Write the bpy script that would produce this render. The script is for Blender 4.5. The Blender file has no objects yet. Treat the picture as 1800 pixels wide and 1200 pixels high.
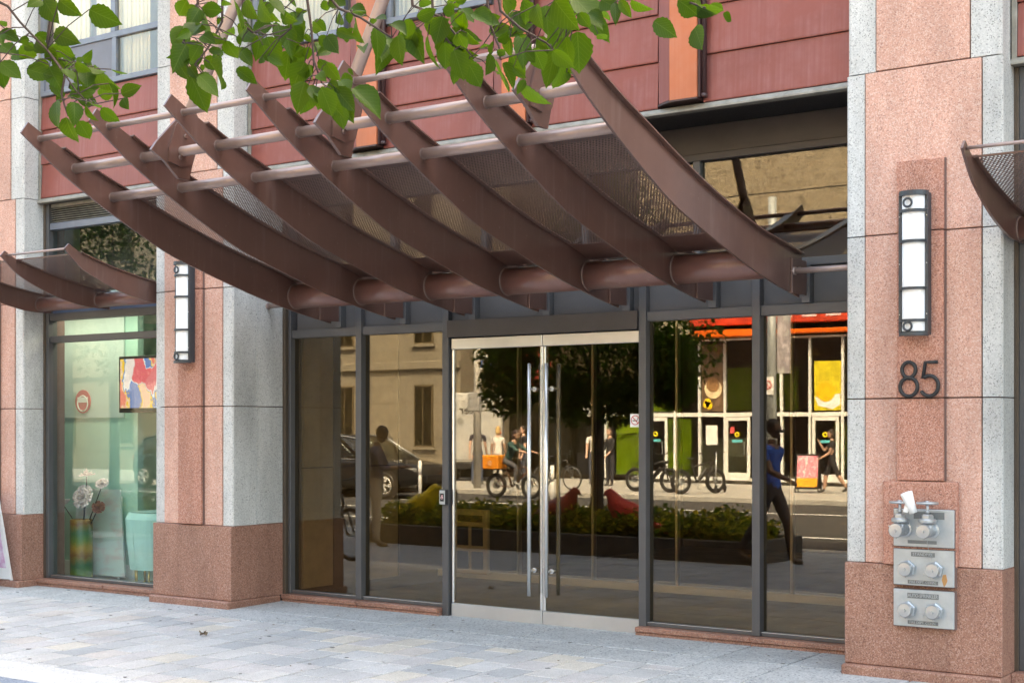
import bpy, bmesh, math, random
from mathutils import Vector, Matrix
R = math.radians
random.seed(7)
scn = bpy.context.scene
col = scn.collection

# ------------------------------------------------------------------ camera, light, exposure
cd = bpy.data.cameras.new('camera')
cd.sensor_width = 36.0
cd.lens = 50.2
cd.shift_y = 150.0 / 1800.0
cd.clip_start = 0.05
cd.clip_end = 2000
cam = bpy.data.objects.new('camera', cd)
cam.location = (0, 0, 1.65)
cam.rotation_euler = (R(90), 0, R(34.96))
col.objects.link(cam)
scn.camera = cam

SUN_EL, SUN_AZ = R(52), R(28)         # the sun stands behind the building, a little to the right
w = bpy.data.worlds.new('World'); scn.world = w; w.use_nodes = True
nt = w.node_tree; nt.nodes.clear()
sk = nt.nodes.new('ShaderNodeTexSky'); sk.sky_type = 'NISHITA'; sk.sun_disc = False
sk.sun_elevation = SUN_EL; sk.sun_rotation = SUN_AZ
sk.air_density = 1.0; sk.dust_density = 6.0; sk.ozone_density = 0.5
bg = nt.nodes.new('ShaderNodeBackground'); bg.inputs['Strength'].default_value = 0.15
wo = nt.nodes.new('ShaderNodeOutputWorld')
nt.links.new(sk.outputs[0], bg.inputs['Color']); nt.links.new(bg.outputs[0], wo.inputs['Surface'])
sl = bpy.data.lights.new('sun', 'SUN'); sl.energy = 2.3; sl.angle = R(0.5); sl.color = (1.0, 0.94, 0.85)
so = bpy.data.objects.new('sun', sl); col.objects.link(so); so.location = (10, 30, 40)
sd = Vector((math.sin(SUN_AZ) * math.cos(SUN_EL), math.cos(SUN_AZ) * math.cos(SUN_EL), math.sin(SUN_EL)))
so.rotation_euler = sd.to_track_quat('Z', 'Y').to_euler()
scn.view_settings.view_transform = 'Standard'
scn.view_settings.look = 'None'
scn.view_settings.exposure = 3.42
scn.view_settings.gamma = 1.0
scn.view_settings.use_curve_mapping = False
scn.view_settings.use_white_balance = True      # white balance set for open shade
scn.view_settings.white_balance_temperature = 7800
scn.view_settings.white_balance_tint = 3
scn.cycles.max_bounces = 10; scn.cycles.diffuse_bounces = 4; scn.cycles.glossy_bounces = 4
scn.cycles.transparent_max_bounces = 24; scn.cycles.transmission_bounces = 6
scn.cycles.sample_clamp_indirect = 8.0

# ------------------------------------------------------------------ materials
class NT:
    def __init__(s, name):
        s.m = bpy.data.materials.new(name); s.m.use_nodes = True
        s.t = s.m.node_tree; s.t.nodes.clear()
        s.out = s.t.nodes.new('ShaderNodeOutputMaterial')
    def n(s, typ, _props=None, **ins):
        k = s.t.nodes.new(typ)
        for a, v in (_props or {}).items(): setattr(k, a, v)
        for a, v in ins.items():
            key = a.replace('_', ' ')
            if key not in k.inputs: key = int(a[1:]) if a[0] == 'i' and a[1:].isdigit() else a
            s.set(k.inputs[key], v)
        return k
    def set(s, sock, v):
        if isinstance(v, bpy.types.NodeSocket): s.t.links.new(v, sock)
        else:
            if isinstance(v, (tuple, list)) and len(v) == 3 and sock.type == 'RGBA': v = (*v, 1)
            sock.default_value = v
    def ramp(s, fac, stops, interp='LINEAR'):
        k = s.t.nodes.new('ShaderNodeValToRGB'); k.color_ramp.interpolation = interp
        e = k.color_ramp.elements
        while len(e) < len(stops): e.new(0.5)
        for i, (p, c) in enumerate(stops):
            e[i].position = p; e[i].color = (*c, 1) if not isinstance(c, float) else (c, c, c, 1)
        s.t.links.new(fac, k.inputs[0]); return k.outputs[0]
    def mix(s, f, a, b, mode='MIX'):
        k = s.t.nodes.new('ShaderNodeMix'); k.data_type = 'RGBA'; k.blend_type = mode
        s.set(k.inputs[0], f); s.set(k.inputs[6], a); s.set(k.inputs[7], b); return k.outputs[2]
    def math(s, op, a, b=0.0):
        k = s.t.nodes.new('ShaderNodeMath'); k.operation = op; s.set(k.inputs[0], a); s.set(k.inputs[1], b); return k.outputs[0]
    def pos(s, scale=(1, 1, 1)):
        g = s.n('ShaderNodeNewGeometry'); mp = s.n('ShaderNodeMapping', Vector=g.outputs['Position'], Scale=scale); return mp.outputs[0]
    def obj(s, scale=(1, 1, 1)):
        g = s.n('ShaderNodeTexCoord'); mp = s.n('ShaderNodeMapping', Vector=g.outputs['Object'], Scale=scale); return mp.outputs[0]
    def noise(s, vec, scale, detail=3.0, rough=0.55):
        return s.n('ShaderNodeTexNoise', Vector=vec, Scale=scale, Detail=detail, Roughness=rough).outputs[0]
    def bump(s, h, strength=0.2, dist=0.01):
        return s.n('ShaderNodeBump', Height=h, Strength=strength, Distance=dist).outputs[0]
    def bsdf(s, color, rough=0.6, metal=0.0, normal=None, spec=0.5, **kw):
        k = s.n('ShaderNodeBsdfPrincipled', Base_Color=color, Roughness=rough, Metallic=metal)
        k.inputs['Specular IOR Level'].default_value = spec
        if normal is not None: s.t.links.new(normal, k.inputs['Normal'])
        for a, v in kw.items(): s.set(k.inputs[a.replace('_', ' ')], v)
        s.t.links.new(k.outputs[0], s.out.inputs['Surface']); return k

def plain(name, c, rough=0.6, metal=0.0, spec=0.5, var=0.12, nscale=6.0, bump=0.0, streak=False):
    s = NT(name); p = s.pos((1, 1, 0.12) if streak else (1, 1, 1))
    n = s.noise(p, nscale, 5.0, 0.6)
    lo = tuple(x * (1 - var) for x in c); hi = tuple(min(1, x * (1 + var)) for x in c)
    cc = s.ramp(n, [(0.3, lo), (0.7, hi)])
    fine = s.noise(s.pos(), 90.0, 2.0)
    dr = 0.06 if rough > .39 else 0.012
    r = s.ramp(fine, [(0.3, max(0.02, rough - dr)), (0.7, min(1.0, rough + dr))])
    nb = s.bump(fine, bump, 0.004) if bump else None
    s.bsdf(cc, r, metal, nb, spec); return s.m

def granite(name, cols, scale=150.0, rough=0.75, stain=0.18, randv=0.0, vert=True, patch=None):
    s = NT(name); p = s.pos()
    v = s.n('ShaderNodeTexVoronoi', Vector=p, Scale=scale)
    sep = s.n('ShaderNodeSeparateColor', Color=v.outputs['Color'])
    c1 = s.ramp(sep.outputs[0], [(0.0, cols[0]), (0.34, cols[1]), (0.66, cols[2]), (0.90, cols[3])], 'CONSTANT')
    n2 = s.noise(p, scale * 2.3, 2.0)
    c2 = s.mix(s.ramp(n2, [(0.35, 0.0), (0.7, 0.55)]), c1, cols[1])
    st = s.noise(s.pos((1.4, 1.4, 0.35 if vert else 1.4)), 2.6, 6.0, 0.62)
    dark = s.ramp(st, [(0.32, 1.0 - stain), (0.62, 1.0)])
    c3 = s.mix(1.0, c2, dark, 'MULTIPLY')
    if randv:
        oi = s.n('ShaderNodeObjectInfo')
        rr = s.ramp(oi.outputs['Random'], [(0.0, 1.0 - randv), (1.0, 1.0)])
        c3 = s.mix(1.0, c3, rr, 'MULTIPLY')
    b = s.bump(sep.outputs[1], 0.12, 0.003)
    s.bsdf(c3, rough, 0.0, b, 0.35); return s.m

def mat_paver(name, scale=170.0):
    s = NT(name); p = s.pos()
    oi = s.n('ShaderNodeObjectInfo')
    base = s.ramp(oi.outputs['Random'], [(0.0, (0.48, 0.475, 0.47)), (0.2, (0.55, 0.54, 0.53)), (0.38, (0.43, 0.435, 0.44)), (0.52, (0.56, 0.54, 0.52)),
                                         (0.64, (0.49, 0.48, 0.475)), (0.76, (0.52, 0.495, 0.485)), (0.88, (0.58, 0.535, 0.47)), (0.95, (0.55, 0.505, 0.47))], 'CONSTANT')
    v = s.n('ShaderNodeTexVoronoi', Vector=p, Scale=scale)
    sep = s.n('ShaderNodeSeparateColor', Color=v.outputs['Color'])
    g = s.ramp(sep.outputs[0], [(0.0, 0.80), (0.3, 0.95), (0.7, 1.06), (0.93, 0.72)], 'CONSTANT')
    c = s.mix(1.0, base, g, 'MULTIPLY')
    n = s.noise(p, 2.2, 6.0, 0.65)
    c = s.mix(1.0, c, s.ramp(n, [(0.3, 0.80), (0.6, 1.0)]), 'MULTIPLY')
    s.bsdf(c, 0.8, 0.0, s.bump(sep.outputs[1], 0.15, 0.003), 0.3); return s.m

def mat_metal_panel(name, c, streakc):
    s = NT(name)
    oi = s.n('ShaderNodeObjectInfo')
    add = s.n('ShaderNodeVectorMath', {'operation': 'ADD'})
    g = s.n('ShaderNodeNewGeometry')
    rnd = s.n('ShaderNodeCombineXYZ', X=s.math('MULTIPLY', oi.outputs['Random'], 40.0), Y=0.0, Z=s.math('MULTIPLY', oi.outputs['Random'], 7.0))
    s.set(add.inputs[0], g.outputs['Position']); s.set(add.inputs[1], rnd.outputs[0])
    mp = s.n('ShaderNodeMapping', Vector=add.outputs[0], Scale=(38.0, 6.0, 0.7)).outputs[0]
    st = s.noise(mp, 1.0, 5.0, 0.6)
    blot = s.noise(add.outputs[0], 3.2, 5.0, 0.65)
    f = s.math('MULTIPLY', s.ramp(st, [(0.36, 0.15), (0.78, .8)]), s.ramp(blot, [(0.40, 0.05), (0.66, 0.9)]))
    hue = s.ramp(s.noise(add.outputs[0], 1.1, 3.0), [(0.3, tuple(x * 0.86 for x in c)), (0.7, tuple(x * 1.14 for x in c))])
    cc = s.mix(f, hue, streakc)
    r = s.ramp(blot, [(0.3, 0.36), (0.7, 0.6)])
    s.bsdf(cc, r, 0.25, None, 0.5); return s.m

def mat_glass(name, tint, r0, wob=0.0, rough=0.0, gcol=(1, 1, 1)):
    s = NT(name)
    g = s.n('ShaderNodeNewGeometry')
    dt = s.n('ShaderNodeVectorMath', {'operation': 'DOT_PRODUCT'})
    s.set(dt.inputs[0], g.outputs['Normal']); s.set(dt.inputs[1], g.outputs['Incoming'])
    c = s.math('ABSOLUTE', dt.outputs['Value'])
    p5 = s.math('POWER', s.math('SUBTRACT', 1.0, c), 5.0)
    fac = s.math('ADD', r0, s.math('MULTIPLY', p5, 1.0 - r0))
    tr = s.n('ShaderNodeBsdfTransparent', Color=(*tint, 1))
    gl = s.n('ShaderNodeBsdfGlossy', Color=(*gcol, 1), Roughness=rough)
    if wob:
        oi = s.n('ShaderNodeObjectInfo')
        nz = s.n('ShaderNodeTexNoise', {'noise_dimensions': '4D'}, Vector=s.pos((1, 1, 0.45)), W=s.math('MULTIPLY', oi.outputs['Random'], 30.0), Scale=1.5, Detail=1.0)
        s.t.links.new(s.bump(nz.outputs[0], wob, 0.01), gl.inputs['Normal'])
    mx = s.n('ShaderNodeMixShader'); s.set(mx.inputs[0], fac)
    s.t.links.new(tr.outputs[0], mx.inputs[1]); s.t.links.new(gl.outputs[0], mx.inputs[2])
    s.t.links.new(mx.outputs[0], s.out.inputs['Surface']); return s.m

def mat_leaf(name, c, trans, veins=False):
    s = NT(name)
    oi = s.n('ShaderNodeObjectInfo')
    g = s.n('ShaderNodeNewGeometry')
    rr = s.math('ADD', oi.outputs['Random'], g.outputs['Random Per Island'])
    rr = s.math('FRACT', rr)
    cc = s.ramp(rr, [(0.0, tuple(x * 0.45 for x in c)), (0.55, c), (1.0, (min(1, c[0] * 1.7), c[1] * 1.25, c[2] * 1.05))])
    vn = s.noise(s.obj((6, 6, 6)), 4.0, 3.0)
    if veins:
        xyz = s.n('ShaderNodeSeparateXYZ', Vector=s.n('ShaderNodeTexCoord').outputs['Object'])
        ax_ = s.math('ABSOLUTE', xyz.outputs[0])
        mid_ = s.ramp(ax_, [(0.008, 1.0), (0.022, 0.0)])
        sv_ = s.math('FRACT', s.math('MULTIPLY', s.math('SUBTRACT', xyz.outputs[1], s.math('MULTIPLY', ax_, .75)), 8.0))
        side_ = s.ramp(s.math('ABSOLUTE', s.math('SUBTRACT', sv_, .5)), [(0.03, .55), (0.10, 0.0)])
        cc = s.mix(s.math('MULTIPLY', s.math('MAXIMUM', mid_, side_), .5), cc, (.16, .22, .05))
    cc = s.mix(1.0, cc, s.ramp(vn, [(0.3, 0.85), (0.7, 1.1)]), 'MULTIPLY')
    d = s.n('ShaderNodeBsdfPrincipled', Base_Color=cc, Roughness=0.5); d.inputs['Specular IOR Level'].default_value = .22
    t = s.n('ShaderNodeBsdfTranslucent', Color=s.mix(0.0, trans, trans))
    mx = s.n('ShaderNodeMixShader'); mx.inputs[0].default_value = 0.45
    s.t.links.new(d.outputs[0], mx.inputs[1]); s.t.links.new(t.outputs[0], mx.inputs[2])
    s.t.links.new(mx.outputs[0], s.out.inputs['Surface']); return s.m

def mat_emit(name, c, strength):
    s = NT(name); e = s.n('ShaderNodeEmission', Color=(*c, 1), Strength=strength)
    s.t.links.new(e.outputs[0], s.out.inputs['Surface']); return s.m

def steel_paint(b=(.120, .060, .046), nm='brown painted steel'):
    s = NT(nm); p = s.pos()
    n = s.noise(p, 2.6, 6.0, .65); f = s.noise(p, 70.0, 3.0)
    c = s.ramp(n, [(0.3, tuple(x * .86 for x in b)), (0.55, b), (0.75, tuple(x * 1.18 for x in b))])
    st = s.noise(s.pos((9, 9, .8)), 2.0, 5.0, .6)
    c = s.mix(s.ramp(st, [(.55, 0.0), (.8, .35)]), c, (.24, .17, .15))
    c = s.mix(s.ramp(s.noise(p, 38.0, 2.0), [(.70, 0.0), (.78, .5)]), c, (.30, .23, .20))
    k = s.bsdf(c, s.ramp(n, [(.3, .40), (.7, .30)]), 0.1, s.bump(f, .05, .003), .6)
    k.inputs['Coat Weight'].default_value = .45; k.inputs['Coat Roughness'].default_value = .18
    return s.m
M = {}
M['pink'] = granite('pink flamed granite', [(0.67, 0.385, 0.295), (0.60, 0.33, 0.25), (0.74, 0.52, 0.43), (0.38, 0.20, 0.155)], randv=0.13, stain=.26)
M['rose'] = granite('rose granite', [(0.52, 0.25, 0.18), (0.42, 0.19, 0.13), (0.62, 0.36, 0.28), (0.22, 0.10, 0.08)], stain=0.25)
M['red'] = granite('red base granite', [(0.345, 0.175, 0.122), (0.29, 0.14, 0.098), (0.46, 0.28, 0.215), (0.16, 0.076, 0.056)], rough=0.5, stain=0.28)
M['grey'] = granite('grey flamed granite', [(0.62, 0.61, 0.58), (0.55, 0.545, 0.52), (0.70, 0.69, 0.66), (0.25, 0.25, 0.24)], randv=0.12, stain=0.32)
M['band'] = granite('speckled paving granite', [(0.47, 0.475, 0.475), (0.40, 0.41, 0.41), (0.57, 0.57, 0.56), (0.20, 0.205, 0.21)], scale=85.0, randv=0.12, vert=False)
M['white_band'] = granite('white paving granite', [(0.58, 0.57, 0.56), (0.53, 0.525, 0.52), (0.64, 0.63, 0.62), (0.36, 0.36, 0.36)], scale=95.0, vert=False)
M['blue_band'] = granite('blue grey paving granite', [(0.25, 0.29, 0.36), (0.21, 0.25, 0.32), (0.32, 0.36, 0.42), (0.13, 0.15, 0.18)], scale=95.0, vert=False)
M['paver'] = mat_paver('concrete paver')
M['joint'] = plain('dark joint sand', (0.035, 0.035, 0.037), 0.95, nscale=20)
M['mortar'] = plain('stone joint', (0.16, 0.10, 0.085), 0.9)
M['redpanel'] = mat_metal_panel('oxide red metal panel', (0.225, 0.060, 0.046), (0.33, 0.155, 0.145))
M['orange'] = mat_metal_panel('copper orange metal', (0.44, 0.130, 0.056), (0.50, 0.22, 0.14))
M['darkred'] = plain('dark maroon metal', (0.045, 0.02, 0.02), 0.45)
M['brown'] = steel_paint()
M['tube'] = plain('pale brown tube paint', (0.36, 0.265, 0.235), 0.36, 0.35, 0.6, 0.08, 3.0)
M['pipe'] = steel_paint((.21, .098, .078), 'red brown pipe paint')
M['brown2'] = plain('brown painted mesh', (0.155, 0.092, 0.076), 0.5)
M['weld'] = plain('rusty weld bead', (0.22, 0.15, 0.13), 0.5)
M['char'] = plain('charcoal aluminium', (0.085, 0.083, 0.085), 0.45, 0.15, 0.5, 0.08, 4.0)
M['charpanel'] = plain('charcoal panel', (0.085, 0.080, 0.079), 0.6, 0.0, 0.35, 0.10, 2.0)
M['header'] = plain('dark brown metal header', (0.045, 0.038, 0.036), 0.45, 0.1, 0.5, 0.15, 5.0)
M['bronze'] = plain('bronze trim', (0.10, 0.075, 0.055), 0.45, 0.4)
M['ledge'] = plain('weathered zinc ledge', (0.25, 0.235, 0.20), 0.55, 0.2, 0.5, 0.3, 8.0)
M['black'] = plain('black metal', (0.012, 0.012, 0.013), 0.5)
M['blackplastic'] = plain('black plastic', (0.02, 0.02, 0.022), 0.45)
M['lampframe'] = plain('dark grey lamp metal', (0.045, 0.052, 0.060), 0.4, 0.2)
M['acrylic'] = plain('white acrylic', (0.88, 0.89, 0.90), 0.35, var=0.01)
M['steel'] = plain('brushed stainless steel', (0.60, 0.60, 0.59), 0.36, 0.8, 0.5, 0.08, 2.0)
M['steelrod'] = plain('polished stainless', (0.80, 0.80, 0.79), 0.25, 0.85, var=0.03)
M['galv'] = plain('galvanised plate', (0.42, 0.45, 0.46), 0.45, 0.55, 0.5, 0.12, 9.0)
M['chrome'] = plain('chromed brass', (0.42, 0.44, 0.45), 0.34, 0.7, var=0.06)
M['white'] = plain('white paint', (0.80, 0.80, 0.79), 0.45, var=0.03)
M['thresh'] = plain('pale threshold', (0.72, 0.70, 0.66), 0.5, var=0.08)
M['cream'] = plain('cream curtain', (0.86, 0.78, 0.60), 0.9, var=0.04)
M['tinted'] = mat_glass('bronze tinted glass', (0.76, 0.69, 0.56), 0.08, 0.035, gcol=(1.0, .97, .91))
M['clear'] = mat_glass('clear shop glass', (0.93, 0.97, 0.95), 0.034, 0.03)
M['winglass'] = mat_glass('upper window glass', (0.93, 0.92, 0.88), 0.05, 0.05)
M['farglass'] = mat_glass('far shop glass', (0.70, 0.72, 0.68), 0.06)
M['carglass'] = mat_glass('car glass', (0.55, 0.58, 0.56), 0.09)

# ------------------------------------------------------------------ mesh helpers
class MB:
    def __init__(s): s.b = bmesh.new(); s.mi = 0
    def _m(s, fs):
        for f in fs: f.material_index = s.mi
    def box(s, x0, x1, y0, y1, z0, z1, bev=0.0):
        r = bmesh.ops.create_cube(s.b, size=1.0)
        vs = r['verts']
        for v in vs:
            v.co = Vector(((x0 + x1) / 2 + v.co.x * (x1 - x0), (y0 + y1) / 2 + v.co.y * (y1 - y0), (z0 + z1) / 2 + v.co.z * (z1 - z0)))
        fs = {f for v in vs for f in v.link_faces}
        s._m(fs)
        if bev:
            es = list({e for v in vs for e in v.link_edges})
            rr = bmesh.ops.bevel(s.b, geom=es, offset=bev, segments=1, affect='EDGES', profile=0.5)
            s._m(rr['faces'])
        return s
    def obox(s, mat, sx, sy, sz, bev=0.0):
        r = bmesh.ops.create_cube(s.b, size=1.0); vs = r['verts']
        for v in vs: v.co = Vector((v.co.x * sx, v.co.y * sy, v.co.z * sz))
        fs = {f for v in vs for f in v.link_faces}; s._m(fs)
        allv = set(vs)
        if bev:
            es = list({e for v in vs for e in v.link_edges})
            rr = bmesh.ops.bevel(s.b, geom=es, offset=bev, segments=1, affect='EDGES', profile=0.5)
            s._m(rr['faces']); allv = {v for f in rr['faces'] for v in f.verts} | {v for v in allv if v.is_valid}
        for v in allv: v.co = mat @ v.co
        return s
    def prism(s, pts, axis, a0, a1):
        """pts: 2-D polygon; axis 'x': pts are (y, z); 'y': (x, z); 'z': (x, y)."""
        def mk(p, a):
            return {'x': (a, p[0], p[1]), 'y': (p[0], a, p[1]), 'z': (p[0], p[1], a)}[axis]
        A = [s.b.verts.new(mk(p, a0)) for p in pts]; B = [s.b.verts.new(mk(p, a1)) for p in pts]
        n = len(pts); fs = []
        for i in range(n):
            j = (i + 1) % n; fs.append(s.b.faces.new((A[i], A[j], B[j], B[i])))
        fs.append(s.b.faces.new(A[::-1])); fs.append(s.b.faces.new(B)); s._m(fs)
        return s
    def strip(s, top, bot, x0, x1):
        """a plate between two (y, z) polylines of equal length, thick along x."""
        n = len(top); g = []
        for x in (x0, x1):
            g.append(([s.b.verts.new((x, *p)) for p in top], [s.b.verts.new((x, *p)) for p in bot]))
        fs = []
        for i in range(n - 1):
            (t0, b0), (t1, b1) = g
            fs += [s.b.faces.new((t0[i], t0[i + 1], b0[i + 1], b0[i])), s.b.faces.new((t1[i + 1], t1[i], b1[i], b1[i + 1])),
                   s.b.faces.new((t0[i + 1], t0[i], t1[i], t1[i + 1])), s.b.faces.new((b0[i], b0[i + 1], b1[i + 1], b1[i]))]
        (t0, b0), (t1, b1) = g
        fs += [s.b.faces.new((t0[0], b0[0], b1[0], t1[0])), s.b.faces.new((b0[-1], t0[-1], t1[-1], b1[-1]))]
        s._m(fs); return s
    def tube(s, pts, r, n=10, caps=True, closed=False):
        pts = [Vector(p) for p in pts]; m = len(pts)
        rs = r if isinstance(r, (list, tuple)) else [r] * m
        rings = []; up = None
        for i, p in enumerate(pts):
            if closed: d = (pts[(i + 1) % m] - pts[i - 1]).normalized()
            else: d = (pts[min(i + 1, m - 1)] - pts[max(i - 1, 0)]).normalized()
            if up is None or abs(d.dot(up)) > 0.98:
                up = Vector((0, 0, 1)) if abs(d.z) < 0.9 else Vector((1, 0, 0))
            sx = d.cross(up).normalized(); sy = sx.cross(d).normalized(); up = sy
            rings.append([s.b.verts.new(p + (sx * math.cos(2 * math.pi * k / n) + sy * math.sin(2 * math.pi * k / n)) * rs[i]) for k in range(n)])
        fs = []
        for i in range(m if closed else m - 1):
            a, b = rings[i], rings[(i + 1) % m]
            for k in range(n):
                l = (k + 1) % n; fs.append(s.b.faces.new((a[k], a[l], b[l], b[k])))
        for f in fs: f.smooth = True
        if caps and not closed:
            fs.append(s.b.faces.new(rings[0][::-1])); fs.append(s.b.faces.new(rings[-1]))
        s._m(fs); return s
    def lathe(s, prof, n=20, mat=None):
        """prof: (radius, z) list round the z axis."""
        mat = mat or Matrix(); rings = []
        for (r, z) in prof:
            if r < 1e-6: rings.append([s.b.verts.new(mat @ Vector((0, 0, z)))])
            else: rings.append([s.b.verts.new(mat @ Vector((r * math.cos(2 * math.pi * k / n), r * math.sin(2 * math.pi * k / n), z))) for k in range(n)])
        fs = []
        for a, b in zip(rings, rings[1:]):
            for k in range(n):
                l = (k + 1) % n
                if len(a) == 1 and len(b) == 1: continue
                if len(a) == 1: fs.append(s.b.faces.new((a[0], b[l], b[k])))
                elif len(b) == 1: fs.append(s.b.faces.new((a[k], a[l], b[0])))
                else: fs.append(s.b.faces.new((a[k], a[l], b[l], b[k])))
        s._m(fs); return s
    def ball(s, c, rx, ry=None, rz=None, u=16, v=10, mat=None):
        ry = ry or rx; rz = rz or rx
        r = bmesh.ops.create_uvsphere(s.b, u_segments=u, v_segments=v, radius=1.0)
        for q in r['verts']:
            p = Vector((q.co.x * rx, q.co.y * ry, q.co.z * rz))
            if mat: p = mat @ p
            q.co = p + Vector(c)
        fs = {f for q in r['verts'] for f in q.link_faces}
        for f in fs: f.smooth = True
        s._m(fs); return s
    def ring(s, c, R0, r, axis='y', n=24, k=8):
        pts = []
        for i in range(n):
            a = 2 * math.pi * i / n; u, v = R0 * math.cos(a), R0 * math.sin(a)
            pts.append(Vector(c) + Vector({'y': (u, 0, v), 'x': (0, u, v), 'z': (u, v, 0)}[axis]))
        return s.tube(pts, r, k, closed=True)
    def face(s, pts):
        f = s.b.faces.new([s.b.verts.new(p) for p in pts]); f.material_index = s.mi; return s
    def mesh(s, name, mats, smooth=False, auto=None):
        bmesh.ops.recalc_face_normals(s.b, faces=s.b.faces[:])
        me = bpy.data.meshes.new(name); s.b.to_mesh(me); s.b.free()
        for m in (mats if isinstance(mats, (list, tuple)) else [mats]): me.materials.append(m)
        if smooth:
            for p in me.polygons: p.use_smooth = True
        return me
    def build(s, name, mats, parent=None, smooth=False, loc=None):
        return link(name, s.mesh(name, mats, smooth), parent, loc)

def link(name, me, parent=None, loc=None):
    o = bpy.data.objects.new(name, me); col.objects.link(o)
    if parent is not None: o.parent = parent
    if loc: o.location = loc
    return o
def tag(o, label=None, cat=None, group=None, kind=None):
    if label: o['label'] = label
    if cat: o['category'] = cat
    if group: o['group'] = group
    if kind: o['kind'] = kind
    return o
def thing(name, label, cat, loc=(0, 0, 0), rz=0.0, group=None):
    o = bpy.data.objects.new(name, None); col.objects.link(o); o.empty_display_size = 0.1
    o.location = loc; o.rotation_euler = (0, 0, rz); return tag(o, label, cat, group)
def part(name, mats, parent, fn, smooth=False):
    m = MB(); fn(m); return m.build(name, mats, parent, smooth)
def bx(name, mat, parent, x0, x1, y0, y1, z0, z1, bev=0.0):
    return MB().box(x0, x1, y0, y1, z0, z1, bev).build(name, mat, parent)
def copy_tree(o, parent=None):
    c = o.copy(); col.objects.link(c)
    if parent is not None: c.parent = parent
    for ch in list(o.children): copy_tree(ch, c)
    return c
def text_mesh(txt, size, depth, align='CENTER'):
    cu = bpy.data.curves.new('lettering', 'FONT'); cu.body = txt; cu.size = size; cu.extrude = depth
    cu.align_x = align; cu.align_y = 'CENTER'; cu.resolution_u = 3
    o = bpy.data.objects.new('lettering', cu); col.objects.link(o)
    dg = bpy.context.evaluated_depsgraph_get(); dg.update()
    me = bpy.data.meshes.new_from_object(o.evaluated_get(dg))
    bpy.data.objects.remove(o); bpy.data.curves.remove(cu); return me
def lettering(txt, size, depth, mat, parent, loc, rot, name='lettering', sx=1.0):
    me = text_mesh(txt, size, depth); me.materials.clear(); me.materials.append(mat)
    o = link(name, me, parent, loc); o.rotation_euler = rot; o.scale = (sx, 1, 1); return o

def seat(root, loc):
    """put a thing's origin at its base without moving its parts."""
    root.location = loc
    for ch in root.children: ch.location = ch.location - Vector(loc)

# ================================================================== SETTING
SL = 0.015                                   # the pavement falls gently towards the kerb
gnd = bx('ground', plain('earth', (0.12, 0.11, 0.10), 0.95), None, -400, 400, -400, 400, -2.0, -0.45); tag(gnd, kind='structure')
def tilt(o): o.rotation_euler = (math.atan(SL), 0, 0); o.location = (0, 9.1, 0)   # local y is measured from the building line
side = bx('sidewalk', M['joint'], None, -60, 40, -9.0, 1.2, -0.28, -0.03); tilt(side); tag(side, kind='structure')

# pavers, one by one where the camera sees them
def paver_mesh(w_, l_, name, mat, gap=0.008, t=0.06):
    m = MB(); m.box(gap, w_ - gap, gap * .8, l_ - gap * .8, -t, 0.0, 0.004); return m.mesh(name, mat)
PW, PL = 0.268, 0.325
pmesh = paver_mesh(PW, PL, 'paver', M['paver']); pmeshL = paver_mesh(PW, PL * 1.5, 'paver', M['paver'])
rnd = random.Random(3)
YB, YF = -0.36, -2.70                         # the field of pavers, between the granite bands
cols_, placed = [], 0
x = -4.66 - PW
far = []
while x > -17.0:
    y = YB - rnd.choice([0.16, 0.22, PL])
    first = YB - y
    if first < PL - .01:
        # a cut paver starts the row
        mm = paver_mesh(PW, first, 'paver', M['paver'])
        o = link('paver', mm, side, (x, y, rnd.uniform(-.0015, .0015)))
    else:
        o = link('paver', pmesh, side, (x, y, rnd.uniform(-.0015, .0015)))
    while y - PL > YF - 0.02:
        y -= PL
        z = rnd.uniform(-.002, .002)
        if x > -13.4 and placed < 262: link('paver', pmesh, side, (x, y, z)); placed += 1
        else: far.append((x, y, z))
    if y > YF + .03:
        mm = paver_mesh(PW, y - YF, 'paver', M['paver']); link('paver', mm, side, (x, YF, 0))
    x -= PW
m = MB()
for (x, y, z) in far: m.box(x + .0035, x + PW - .0035, y + .0035, y + PL - .0035, z - .06, z, 0)
tag(m.build('paver', M['paver'], side), kind='stuff')
# granite slabs along the wall, to the right of the pavers and the two bands in front
def slabs(xs, y0, y1, mat, nm, dz=0.0):
    for a, b in zip(xs, xs[1:]):
        mm = MB(); mm.box(0.007, abs(b - a) - .007, 0.006, y1 - y0 - .006, -0.06, 0.0, 0.004)
        link(nm, mm.mesh(nm, mat), side, (min(a, b), y0, dz + rnd.uniform(-.001, .001)))
xs = [-17.2]
while xs[-1] < -4.66 - .9: xs.append(xs[-1] + rnd.choice([0.62, 0.78, 0.92]))
xs.append(-4.66)
slabs(xs, YB, 0.10, M['band'], 'granite_slab'); slabs(xs[::2] + [-4.66], 0.10, 1.15, M['band'], 'granite_slab')
for r_ in range(4):
    xr = [-4.66, -4.66 + rnd.choice([.55, .8]), -3.2, -2.4, -1.5, -.6, .5, 1.6]
    y0 = [0.10, -0.62, -1.40, -2.70][r_]; y1 = [1.15, 0.10, -0.62, -1.40][r_]
    slabs(xr, y0, y1, M['band'], 'granite_slab')
xw = [-17.2 + 1.07 * i for i in range(18)]
slabs(xw, -3.12, -2.70, M['white_band'], 'white_slab')
slabs([v + .4 for v in xw[:-1]], -3.72, -3.12, M['blue_band'], 'blue_slab')
m = MB()
xx = -17.2
while xx < 3:
    yy = -3.72
    while yy > -8.3:
        m.box(xx + .004, xx + .496, yy - .496, yy - .004, -.06, rnd.uniform(-.003, 0), 0); yy -= .5
    xx += .5
tag(m.build('paving_slab', M['blue_band'], side), kind='stuff')
m = MB()
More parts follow.
